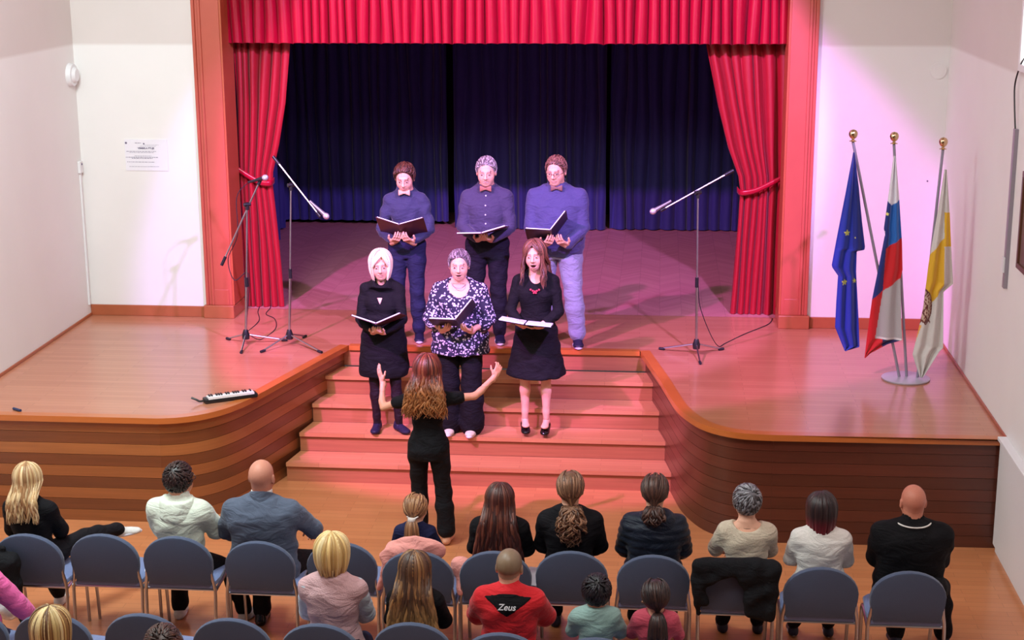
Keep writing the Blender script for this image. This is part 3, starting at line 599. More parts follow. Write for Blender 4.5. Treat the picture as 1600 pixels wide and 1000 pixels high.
class Prof:
    """elliptic sections along an axis: rows (t, rx, ry, oy); frame columns = right, forward, up"""
    def __init__(s, c, R, rows, k=.03, n=2.3): s.c, s.R, s.rows, s.k, s.n = np.array(c, float), R, np.array(rows, float), k, n
    def bb(s):
        z = s.rows; m = max(z[:, 1].max(), (z[:, 2] + abs(z[:, 3])).max()); a, b = s.c + s.R[:, 2] * z[0, 0], s.c + s.R[:, 2] * z[-1, 0]; return np.minimum(a, b) - m, np.maximum(a, b) + m
    def d(s, P):
        q = (P - s.c) @ s.R; t = q[..., 2]; r_ = s.rows; rx = np.interp(t, r_[:, 0], r_[:, 1]); ry = np.interp(t, r_[:, 0], r_[:, 2]); oy = np.interp(t, r_[:, 0], r_[:, 3])
        m = ((np.abs(q[..., 0]) / rx) ** s.n + (np.abs(q[..., 1] - oy) / ry) ** s.n) ** (1 / s.n); d = (m - 1) * np.minimum(rx, ry)
        return np.maximum(d, np.maximum(t - r_[-1, 0], r_[0, 0] - t))
class Sub:
    def __init__(s, p, k=.01): s.p, s.k, s.sub = p, k, True
    def bb(s): return s.p.bb()
class Cut:   # remove the half space beyond a plane
    def __init__(s, p, n, k=.004): s.p0, s.n, s.k = np.array(p, float), nrm(np.array(n, float)), k
def smin(a, b, k): h = np.maximum(k - np.abs(a - b), 0) / k; return np.minimum(a, b) - h * h * k * .25
def field(prims, lo, shape, h, wr=None):
    F = np.full(shape, .5, np.float32); ax = [lo[i] + h * np.arange(shape[i]) for i in range(3)]
    for p in prims:
        if isinstance(p, Cut):
            D = ((ax[0] - p.p0[0]) * p.n[0])[:, None, None] + ((ax[1] - p.p0[1]) * p.n[1])[None, :, None] + ((ax[2] - p.p0[2]) * p.n[2])[None, None]
            F = -smin(-F, -D, p.k); continue
        a, b = p.bb(); m = p.k + 3 * h; i0 = np.maximum(np.floor((a - m - lo) / h).astype(int), 0); i1 = np.minimum(np.ceil((b + m - lo) / h).astype(int) + 1, shape)
        if (i1 <= i0).any(): continue
        sl = tuple(slice(x, y) for x, y in zip(i0, i1)); G = np.stack(np.meshgrid(*[ax[i][sl[i]] for i in range(3)], indexing='ij'), -1)
        if hasattr(p, 'sub'): F[sl] = -smin(-F[sl], p.p.d(G), p.k)
        else: F[sl] = smin(F[sl], p.d(G), p.k)
    if wr is not None:
        X, Y, Z = ax[0][:, None, None], ax[1][None, :, None], ax[2][None, None]; F = F + wr(X, Y, Z)
    return F
def nets(F, lo, h, skip=None):
    S = F < 0; c = np.zeros(tuple(n - 1 for n in F.shape), np.int8)
    for i in (0, 1):
        for j in (0, 1):
            for k in (0, 1): c += S[i:F.shape[0] - 1 + i, j:F.shape[1] - 1 + j, k:F.shape[2] - 1 + k]
    act = (c > 0) & (c < 8)
    I = np.argwhere(act); idx = np.full(c.shape, -1, np.int32); idx[act] = np.arange(len(I))
    acc = np.zeros((len(I), 3)); cnt = np.zeros(len(I))
    for ax in range(3):
        for p in (0, 1):
            for q_ in (0, 1):
                o = [0, 0, 0]; oth = [a for a in range(3) if a != ax]; o[oth[0]] = p; o[oth[1]] = q_; o2 = list(o); o2[ax] = 1
                f0 = F[I[:, 0] + o[0], I[:, 1] + o[1], I[:, 2] + o[2]]; f1 = F[I[:, 0] + o2[0], I[:, 1] + o2[1], I[:, 2] + o2[2]]
                mk = (f0 < 0) != (f1 < 0); t = np.where(mk, f0 / np.where(mk, f0 - f1, 1), 0); P = np.tile(np.array(o, float), (len(I), 1)); P[:, ax] = t
                acc[mk] += P[mk]; cnt[mk] += 1
    V = lo + h * (I + acc / cnt[:, None]); Q = []
    for ax in range(3):
        oth = [(ax + 1) % 3, (ax + 2) % 3]; sl0 = [slice(None)] * 3; sl1 = [slice(None)] * 3; sl0[ax] = slice(0, -1); sl1[ax] = slice(1, None)
        for d_ in oth: sl0[d_] = slice(1, -1); sl1[d_] = slice(1, -1)
        a, b = S[tuple(sl0)], S[tuple(sl1)]; E = np.argwhere(a != b); 
        if not len(E): continue
        inside = a[E[:, 0], E[:, 1], E[:, 2]]; C = E.copy()
        for d_ in oth: C[:, d_] += 1
        def g(du, dv):
            D = C.copy(); D[:, oth[0]] -= du; D[:, oth[1]] -= dv; return idx[D[:, 0], D[:, 1], D[:, 2]]
        q4 = np.stack([g(1, 1), g(0, 1), g(0, 0), g(1, 0)], 1); q4[~inside] = q4[~inside][:, ::-1]; Q.append(q4)
    Q = np.concatenate(Q) if Q else np.zeros((0, 4), int); Q = Q[(Q >= 0).all(1)]
    if skip is not None and len(Q):
        cen = V[Q].mean(1); kill = np.zeros(len(Q), bool)
        for a, b in skip: kill |= ((cen > a) & (cen < b)).all(1)
        Q = Q[~kill]
    return V, Q
def isurf(prims, h, boxes=(), wr=None):
    """boxes: [(lo,hi,h)] regions meshed finer; returns V,Q"""
    bbs = [p.bb() for p in prims if not isinstance(p, Cut) and not hasattr(p, 'sub')]
    lo = np.min([b[0] for b in bbs], 0) - 3 * h; hi = np.max([b[1] for b in bbs], 0) + 3 * h
    sh = np.ceil((hi - lo) / h).astype(int) + 1; skip = [(a + h * .6, b - h * .6) for a, b, _ in boxes]
    Vs, Qs, n = [], [], 0; V, Q = nets(field(prims, lo, tuple(sh), h, wr), lo, h, skip); Vs.append(V); Qs.append(Q); n = len(V)
    for a, b, hh in boxes:
        s = np.ceil((b - a) / hh).astype(int) + 1; V, Q = nets(field(prims, a, tuple(s), hh, wr), a, hh); Vs.append(V); Qs.append(Q + n); n += len(V)
    V, Q = np.concatenate(Vs), np.concatenate(Qs); us = np.unique(Q); rm = np.full(len(V), -1); rm[us] = np.arange(len(us)); return V[us], rm[Q]
TRI = [0]
def npmesh(name, V, Q, m, parent, cols=None, relax=1):
    if relax:
        for _ in range(relax):
            A = np.zeros_like(V); c = np.zeros(len(V))
            for k in range(4):
                np.add.at(A, Q[:, k], V[Q[:, (k + 1) % 4]]); np.add.at(c, Q[:, k], 1)
            c[c == 0] = 1; V = V * .5 + .5 * A / c[:, None]
    me = bpy.data.meshes.new(name); me.vertices.add(len(V)); me.vertices.foreach_set('co', V.astype(np.float32).ravel()); nq = len(Q)
    me.loops.add(nq * 4); me.loops.foreach_set('vertex_index', Q.astype(np.int32).ravel()); me.polygons.add(nq); me.polygons.foreach_set('loop_start', np.arange(nq, dtype=np.int32) * 4)
    me.polygons.foreach_set('use_smooth', np.ones(nq, bool)); me.update(calc_edges=True); TRI[0] += nq * 2
    if cols is not None:
        ca = me.color_attributes.new('col', 'FLOAT_COLOR', 'POINT'); c = np.ones((len(V), 4), np.float32); c[:, :3] = cols(V) if callable(cols) else cols; ca.data.foreach_set('color', c.ravel())
    return link(name, me, m, parent)
def Rx(a): c, s = math.cos(a), math.sin(a); return np.array([[1, 0, 0], [0, c, -s], [0, s, c]])
def Ry(a): c, s = math.cos(a), math.sin(a); return np.array([[c, 0, s], [0, 1, 0], [-s, 0, c]])
def Rz(a): c, s = math.cos(a), math.sin(a); return np.array([[c, -s, 0], [s, c, 0], [0, 0, 1]])
def ik(a, b, l1, l2, pole):
    d = b - a; L = np.linalg.norm(d); mx = (l1 + l2) * .997
    if L > mx: d = d / L * mx; L = mx
    b = a + d; u = d / L; x = (L * L + l1 * l1 - l2 * l2) / (2 * L); hh = math.sqrt(max(l1 * l1 - x * x, 1e-6)); p = np.array(pole, float) - u * (u @ np.array(pole, float)); return a + u * x + nrm(p) * hh, b
def wrinkle(amp, ph=0):
    return lambda X, Y, Z: amp * (np.sin(34 * Z + 9 * X + 5 * np.sin(8 * X + ph) + 6 * Y) * np.sin(11 * X + 9 * Y + 4 * Z + ph * 2) + .6 * np.sin(55 * Z - 22 * X + ph) * np.sin(17 * Y + 13 * X + ph))

# skeleton in the person's own frame: +x right hand side, +y forward, z up from the ground
def skeleton(S=1.75, seat=False, lean=0, twist=0, w=1, fem=False, head=(0, 0, 0), hands=None, feet=None, hipz=None, hs=1, shrug=0, handdir=None, curl=.5, legpole=None):
    s = S / 1.75; k = dict(s=s, w=w, fem=fem, seat=seat, hs=1.09 * hs * (.55 + .45 * s)); hz = hipz if hipz else (.545 if seat else .93 * s)
    k['hip'] = V3(0, 0, hz); TR = Rz(twist) @ Rx(-lean); k['T'] = TR; up = TR[:, 2]; rt = TR[:, 0]
    k['neck'] = k['hip'] + up * .545 * s; sw = (.152 if fem else .168) * s * (w ** .6)
    hy, hp, hr = head; HR = Rz(hy) @ Rx(-hp) @ Ry(hr); k['HR'] = HR
    k['hc'] = k['neck'] + up * .018 * s + HR[:, 2] * .108 * s + HR[:, 1] * .020
    k['arm'] = []
    hands = hands or [(-.12, .3, hz + .05), (.12, .3, hz + .05)]
    for i, sd in enumerate((-1, 1)):
        sh = k['hip'] + up * (.428 + shrug) * s + rt * sd * sw; tgt = np.array(hands[i][:3], float); pole = hands[i][3] if len(hands[i]) > 3 else (sd * .5, -.6, -.7)
        el, wr = ik(sh, tgt, .285 * s, .25 * s, pole); dr = nrm(np.array(handdir[i][0], float)) if handdir else nrm(wr - el); nn = np.array(handdir[i][1], float) if handdir else V3(0, 0, -1)
        nn = nrm(nn - dr * (nn @ dr)); k['arm'].append((sh, el, wr, dr, nn, sd, curl if not handdir or len(handdir[i]) < 3 else handdir[i][2]))
    k['leg'] = []; feet = feet or ([(-.11, .40, 0), (.11, .40, 0)] if seat else [(-.1, 0, 0), (.1, 0, 0)])
    for i, sd in enumerate((-1, 1)):
        hj = k['hip'] + V3(sd * .092 * s * w ** .5, 0, 0); f = np.array(feet[i][:3], float); an = f + V3(0, 0, .075 * s); pole = (feet[i][4] if len(feet[i]) > 4 else ((0, .4, 1) if seat else (0, 1, 0)))
        kn, an = ik(hj, an, .44 * s, .415 * s, pole); k['leg'].append((hj, kn, an, feet[i][3] if len(feet[i]) > 3 else sd * -.12, sd))
    return k
def torso_rows(k, inf=0, z0=None, z1=None, belly=0, slim=1):
    s, w = k['s'], k['w']
    R_ = [(-.12, .150, .105, -.01), (-.02, .170, .122, -.01), (.10, .152, .108, .005), (.20, .146, .103, .01), (.30, .160, .112, .012), (.37, .168, .112, .004), (.43, .150, .095, -.008), (.48, .105, .075, -.012), (.52, .060, .060, -.008)] if not k['fem'] else \
         [(-.12, .155, .108, -.015), (-.02, .175, .125, -.015), (.08, .150, .108, 0), (.17, .122, .092, .01), (.27, .138, .100, .012), (.36, .148, .104, .004), (.42, .134, .086, -.01), (.475, .090, .066, -.012), (.52, .050, .052, -.008)]
    if k.get('seat'): R_ = [(t, rx, ry * (.80 if t < .15 else .92 if t < .25 else 1), oy + (.035 if t < .15 else .012 if t < .25 else 0)) for t, rx, ry, oy in R_]
    out = []
    for t, rx, ry, oy in R_:
        b = belly * math.exp(-((t - .12) / .14) ** 2); out.append((t * s, rx * s * w * slim + inf + b * .5, ry * s * (.6 + .4 * w) + inf + b * .6, oy * s + b * .45))
    if z0 is not None: out = [r_ for r_ in out if r_[0] > z0]; 
    return out
def hand_prims(wr, dr, nn, sd, curl, s, fem):
    g = s * (.94 if fem else 1.05); side = np.cross(nn, dr) * 1.0; 
    # thumb side: for palm normal nn and fingers dr; right hand (sd=1) thumb on -side
    th = side * (-1 if sd > 0 else 1); R_ = np.stack([th, nn, dr], 1); P = []
    P.append(Cap(wr - dr * .03, wr + dr * .02, .026 * g, .024 * g, .015))
    P.append(Box(wr + dr * .052 * g, (.038 * g, .0125 * g, .046 * g), R_, .012, .012))
    for i, (o, L) in enumerate(((.029, .074), (.0095, .082), (-.0105, .076), (-.029, .060))):
        a = wr + dr * (.090 - .004 * abs(i - 1)) * g + th * o * g; ang = 0; c = curl * (1 + .08 * i)
        for f, rr in ((.45, .0092), (.30, .0084), (.25, .0076)):
            ang += c; d = dr * math.cos(ang) + nn * math.sin(ang) + th * o * 1.2; d = nrm(d); b = a + d * L * f * g; P.append(Cap(a, b, rr * g, rr * .93 * g, .004)); a = b
    a = wr + dr * .022 * g + th * .028 * g; d = nrm(dr * .62 + th * .72 + nn * .28); b = a + d * .042 * g; P.append(Cap(a, b, .0135 * g, .0105 * g, .01)); d = nrm(dr * .85 + th * .3 + nn * .35 * (1 + curl)); P.append(Cap(b, b + d * .034 * g, .0105 * g, .0085 * g, .004))
    return P
def head_prims(k, mouth=0, jaw=1.0):
    c, R_, h = k['hc'], k['HR'], k['hs']; f = lambda x, y, z: c + R_ @ (V3(x, y, z) * h); P = []; e = lambda p, r, kk=.015: Ell(f(*p), V3(*r) * h, R_, kk)
    P += [e((0, -.014, .030), (.0745, .093, .088)), e((0, .022, -.030), (.060 * jaw, .068, .082), .03), e((0, .052, -.082), (.030 * jaw, .028, .026), .03), e((-.035, .045, -.03), (.028, .032, .035), .02), e((.035, .045, -.03), (.028, .032, .035), .02)]
    P.append(Cap(f(-.030, .078, .030), f(.030, .078, .030), .012 * h, .012 * h, .014))
    for sx in (-1, 1):
        P.append(Sub(e((sx * .031, .101, .010), (.016, .016, .011)), .012)); P.append(e((sx * .031, .078, .009), (.0125, .0125, .0115), .003))
        P.append(e((sx * .0775, -.008, -.004), (.009, .020, .032), .006)); P.append(Sub(e((sx * .088, .002, -.002), (.006, .009, .016)), .004))
        P.append(e((sx * .012, .096, -.024), (.009, .010, .008), .006))
    P.append(Cap(f(0, .088, .018), f(0, .109, -.018), .0075 * h, .0115 * h, .008))
    P += [e((0, .086, -.050), (.027, .012, .0050), .004), e((0, .084, -.062 - mouth * .020), (.024, .012, .0060), .004)]
    if mouth: P.append(Sub(e((0, .096, -.056 - mouth * .010), (.023, .026, .003 + .012 * mouth)), .003))
    P.append(Cap(f(0, -.022, -.05), k['neck'] - k['T'][:, 2] * .03 * k['s'], (.050 if k['fem'] else .057) * h, (.056 if k['fem'] else .066) * k['s'], .03))
    return P
def trap_prims(k, inf=0):
    s, up, rt = k['s'], k['T'][:, 2], k['T'][:, 0]; P = []
    for sh, *_r in k['arm']:
        sd = _r[4]; n = k['hip'] + up * .520 * s + rt * sd * .030 * s - k['T'][:, 1] * .012 * s; P.append(Cap(n, sh + up * .004 * s, .038 * s + inf, .038 * s + inf, .04))
    return P
def limb_prims(k, inf=0, arms=(0, 2), legs=(0, 2), kk=.03, hemr=None, thick=1):
    P = []; s = k['s']; F_ = (.88 if k['fem'] else 1) * thick
    for sh, el, wr, *_ in k['arm']:
        a0, a1 = arms
        def seg(t): return sh + (el - sh) * t if t <= 1 else el + (wr - el) * (t - 1)
        def rad(t): return float(np.interp(t, [0, .3, .9, 1.0, 1.25, 2], [.052, .049, .041, .039, .040, .027])) * s * F_ + inf
        ts = [a0] + [t for t in (.3, .95, 1.25) if a0 < t < a1] + [a1]
        for t0, t1 in zip(ts[:-1], ts[1:]):
            if a1 > a0: P.append(Cap(seg(t0), seg(t1), rad(t0), rad(t1), kk if t0 < .2 else .012))
    for hj, kn, an, yaw, sd in k['leg']:
        l0, l1 = legs
        def seg(t): return hj + (kn - hj) * t if t <= 1 else kn + (an - kn) * (t - 1)
        def rad(t): r0 = float(np.interp(t, [0, .3, .95, 1.05, 1.35, 1.9, 2], [.092, .085, .056, .054, .056, .036, .037])) * s * F_ * (k['w'] ** .5); return r0 + inf + (hemr * max(0, (t - .6) / 1.4) if hemr else 0)
        ts = [l0] + [t for t in (.3, 1.0, 1.35, 1.85) if l0 < t < l1] + [l1]
        for t0, t1 in zip(ts[:-1], ts[1:]):
            if l1 > l0: P.append(Cap(seg(t0), seg(t1), rad(t0), rad(t1), .02))
    return P
def foot_frame(an, yaw): return Rz(yaw)
def foot_prims(an, yaw, s, inf=0, toe=True):
    R_ = Rz(yaw); f = lambda x, y, z: V3(an[0], an[1], an[2] - .075 * s) + R_ @ (V3(x, y, z) * s)
    return [Cap(f(0, -.035, .035), f(0, -.02, .075), .034 * s + inf, .034 * s + inf, .02), Ell(f(0, .03, .033), V3(.038, .085, .034) * s + inf, R_, .03), Ell(f(0, .11, .024), V3(.044, .062, .024) * s + inf, R_, .02), Cut((0, 0, an[2] - .075 * s + .0), (0, 0, -1))]
SKIN = dict(fair=(226, 172, 146), warm=(214, 152, 122), ruddy=(206, 132, 108))
M_skin = attr_mat('skin', .5, .4, .06, 120)
M_hair = attr_mat('hair', .42, .5, .25, 60, aniso=(1, 1, .2))
def skin_cols(k, tone, stub=0, scalp=None, mouth=0, brow=(70, 46, 34), nail=None, wall=None, lip=None):
    T = np.array(lin(SKIN[tone])); hc, HR, h = k['hc'], k['HR'], k['hs']
    def f(V):
        C = np.tile(T, (len(V), 1)); q = ((V - hc) @ HR) / h; x, y, z = q.T; x = np.abs(x); near = (np.abs(q) < .16).all(1) & (y > .03)
        def put(m, c, a=1): C[m] = C[m] * (1 - a) + np.array(lin(c)) * a
        put(near & (((x - .042) / .022) ** 2 + ((z + .03) / .02) ** 2 < 1), (222, 130, 112), .25)
        put(near & (np.abs(z - (.034 - (x - .03) ** 2 * 9)) < .0055) & (x > .012) & (x < .050) & (y > .06), brow, .6)
        put(near & (((x - .031) / .0145) ** 2 + ((z - .009) / .0048) ** 2 < 1) & (y > .07), (200, 178, 170)); put(near & (((x - .031) / .006) ** 2 + ((z - .008) / .0052) ** 2 < 1) & (y > .07), (70, 52, 48))
        put(near & (np.abs(z - (.0165 - (x - .031) ** 2 * 12)) < .0028) & (x > .016) & (x < .047) & (y > .065), (66, 40, 34), .5)
        lc = lip or (186, 96, 92); put(near & ((x / .028) ** 2 + ((z + .050) / .0055) ** 2 < 1), lc, .5); put(near & ((x / .025) ** 2 + ((z + .0620 + mouth * .020) / .0065) ** 2 < 1), lc, .5)
        if mouth: put((q[:, 1] > .02) & ((x / .0225) ** 2 + ((z + .056 + mouth * .010) / (.003 + .0115 * mouth)) ** 2 < 1) & (y < .092) & near, (70, 18, 22)); put((x < .019) & (np.abs(z + .0560) < .0045) & near & (y > .05) & (y < .097), (236, 228, 222), .9)
        if stub: put((np.abs(q) < .16).all(1) & (z < -.035) & (y > .0), (110, 84, 76), stub * .5)
        if scalp: put((np.abs(q) < .17).all(1) & (z > np.interp(y, [-.11, -.03, .03, .075, .11], [-.06, -.03, .02, .065, .09])), scalp[0], scalp[1])
        return C
    return f
def body(k, parent, tone='fair', mouth=0, face=True, legs=(0, 2), barefoot=False, h=.014, **kw):
    P = [Prof(k['hip'], k['T'], torso_rows(k, kw.pop('tinf', -.006)), .04)] + limb_prims(k, -.002, (0, 2), legs, .03) + trap_prims(k, -.003); boxes = []
    for sh, el, wr, dr, nn, sd, cu in k['arm']:
        P += hand_prims(wr, dr, nn, sd, cu, k['s'], k['fem']); c = wr + dr * .08; boxes.append((c - .13, c + .13, .0042))
    jaw = kw.pop('jaw', 1.0); P += head_prims(k, mouth, jaw)
    P_ = [p for p in P if not isinstance(p, Cut)]
    if barefoot:
        for hj, kn, an, yaw, sd in k['leg']: P_ += foot_prims(an, yaw, k['s'])[:-1]
    c = k['hc']; r_ = V3(.125, .135, .15) * k['hs']; boxes.append((c - r_.max(), c + r_.max(), .0036 if face else .006))
    V, Q = isurf(P_, h, boxes); return npmesh('body', V, Q, M_skin, parent, skin_cols(k, tone, mouth=mouth, **kw), 1)
def garment(name, k, parent, m, prims, h=.0095, amp=.003, ph=0, cols=None, relax=1):
    V, Q = isurf(prims, h, (), wrinkle(amp, ph) if amp else None); return npmesh(name, V, Q, m, parent, cols, relax)
def tR(k, x, y, z): return k['hip'] + k['T'] @ (V3(x, y, z) * k['s'])
def shirt(k, parent, m, name='shirt', inf=.012, sleeve=1.95, hem=-.10, scoop=None, belly=0, bust=True, amp=.0035, ph=0, thick=1.1, collar=0, neckz=.50, extra=(), slim=1, h=.0095, cols=None):
    s_ = k['s']; P = [Prof(k['hip'], k['T'], torso_rows(k, inf, belly=belly, slim=slim), .05)] + limb_prims(k, inf, (0, sleeve), (0, 0), .035, thick=thick) + trap_prims(k, inf)
    if k['fem'] and bust:
        for sx in (-1, 1): P.append(Ell(tR(k, sx * .068 * k['w'], .075, .32), V3(.068, .058, .066) * k['s'] + inf, k['T'], .04))
    P += list(extra); up = k['T'][:, 2]; P.append(Cut(tR(k, 0, 0, hem), -up)); nb_ = k['neck'] - up * .02 * s_; rn = (.058 if k['fem'] else .066) * s_ * k['hs']; P.append(Sub(Cap(nb_ + up * rn, nb_ + up * .2, rn, rn * 1.2, .01), .006)); P.append(Cut(nb_ + up * .045 * s_, up, .01)) if not extra else None
    if scoop: P.append(Sub(Ell(tR(k, *scoop[0]), V3(*scoop[1]) * k['s'], k['T'], .01), .008))
    if collar:
        n = k['neck']; hd = nrm(k['hc'] - n); r0 = (.064 if k['fem'] else .072) * k['s'] * k['hs']; P.append(Cap(n - up * .05, n + hd * collar, r0 + .012, r0 + .004, .012)); P.append(Sub(Cap(n + hd * (collar - .012), n + hd * (collar + .08), r0 - .006, r0 + .0, .01), .004))
    return garment(name, k, parent, m, P, h, amp, ph, cols)
def trousers(k, parent, m, inf=.012, hemr=0, top=.12, length=1.93, amp=.004, ph=0, name='trousers', thick=1.02, belly=0, h=.0105):
    R_ = [r_ for r_ in torso_rows(k, inf * .8, belly=belly)]; P = [Prof(k['hip'], k['T'], R_, .04)] + limb_prims(k, inf, (0, 0), (0, length), .02, hemr, thick); P.append(Cut(tR(k, 0, 0, top), k['T'][:, 2]))
    zmin = min(l[2][2] for l in k['leg']) - .06 * k['s']
    return garment(name, k, parent, m, P, h, amp, ph)
def shoes(k, parent, m, inf=.006, msole=None, name='shoe', heel=0):
    for hj, kn, an, yaw, sd in k['leg']:
        P = foot_prims(an, yaw, k['s'], inf); R_ = Rz(yaw)
        if heel:
            b = V3(an[0], an[1], an[2] - .075 * k['s']); ft = lambda x, y, z: b + R_ @ V3(x, y, z)
            P = [Ell(ft(0, .10, .022), (.042, .06, .026), R_, .02), Ell(ft(0, -.03, .055), (.032, .038, .035), R_, .02), Ell(ft(-.026, .02, .04), (.014, .07, .03), R_, .02), Ell(ft(.026, .02, .04), (.014, .07, .03), R_, .02), Sub(Ell(ft(0, .03, .09), (.034, .085, .05), R_), .01), Cap(ft(0, -.045, .05), ft(0, -.05, .006), .013, .007, .008)]
        V, Q = isurf(P, .006, ()); o = npmesh(name, V, Q, m, parent)
        if msole:
            Ps = [Ell(V3(an[0], an[1], an[2] - .075 * k['s'] + .012) + R_ @ V3(0, .055, 0) * k['s'], V3(.05, .135, .04) * k['s'], R_), Cut((0, 0, an[2] - .075 * k['s'] + .024), (0, 0, 1), .002), Cut((0, 0, an[2] - .075 * k['s'] + .001), (0, 0, -1), .002)]
            V, Q = isurf(Ps, .007); npmesh('sole', V, Q, msole, o)
def locks(name, parent, paths, rad, nref, tones, flat=.6, seed=0, ns=5):
    """paths (L,n,3) swept as flattened tubes"""
    rs = np.random.RandomState(seed); L, n, _ = paths.shape; T = np.gradient(paths, axis=1); T /= np.linalg.norm(T, axis=2, keepdims=True) + 1e-9
    out = paths - nref; out /= np.linalg.norm(out, axis=2, keepdims=True) + 1e-9; S = np.cross(T, out); S /= np.linalg.norm(S, axis=2, keepdims=True) + 1e-9; Nn = np.cross(S, T)
    a = 2 * PI * np.arange(ns) / ns; V = paths[:, :, None] + rad[:, :, None, None] * (np.cos(a)[None, None, :, None] * S[:, :, None] + flat * np.sin(a)[None, None, :, None] * Nn[:, :, None])
    V = V.reshape(-1, 3); i = np.arange(n - 1)[:, None] * ns + np.arange(ns)[None]; j = np.arange(n - 1)[:, None] * ns + (np.arange(ns)[None] + 1) % ns
    q = np.stack([i, j, j + ns, i + ns], -1).reshape(-1, 4); Q = (q[None] + (np.arange(L) * n * ns)[:, None, None]).reshape(-1, 4)
    C = np.array([lin(t) for t in tones]); ci = C[rs.randint(0, len(C), L)] * rs.uniform(.75, 1.2, (L, 1)); 
    if len(tones) > 2 and name == 'hair_tipped': pass
    cols = np.repeat(ci, n * ns, 0); return V, Q, cols
SC_R = np.array([.084, .100, .096]); SC_C = np.array([0, -.014, .032])
def hairline(y): return np.interp(y, [-.12, -.05, .0, .045, .075, .11], [-.085, -.06, -.008, .050, .086, .10])
def scalp_cap(k, thick=.0, low=0):
    c, R_, h = k['hc'], k['HR'], k['hs']
    P = [Ell(c + R_ @ (SC_C * h), (SC_R - .004 + thick) * h, R_), Cut(c + R_ @ V3(0, .0, -.068) * h, R_ @ V3(0, .25, -1)), Sub(Box(c + R_ @ (V3(0, .11, -.03) * h), V3(.12, .085, .108) * h, R_ @ Rx(-.35), .02), .015)]
    return isurf(P, .006)
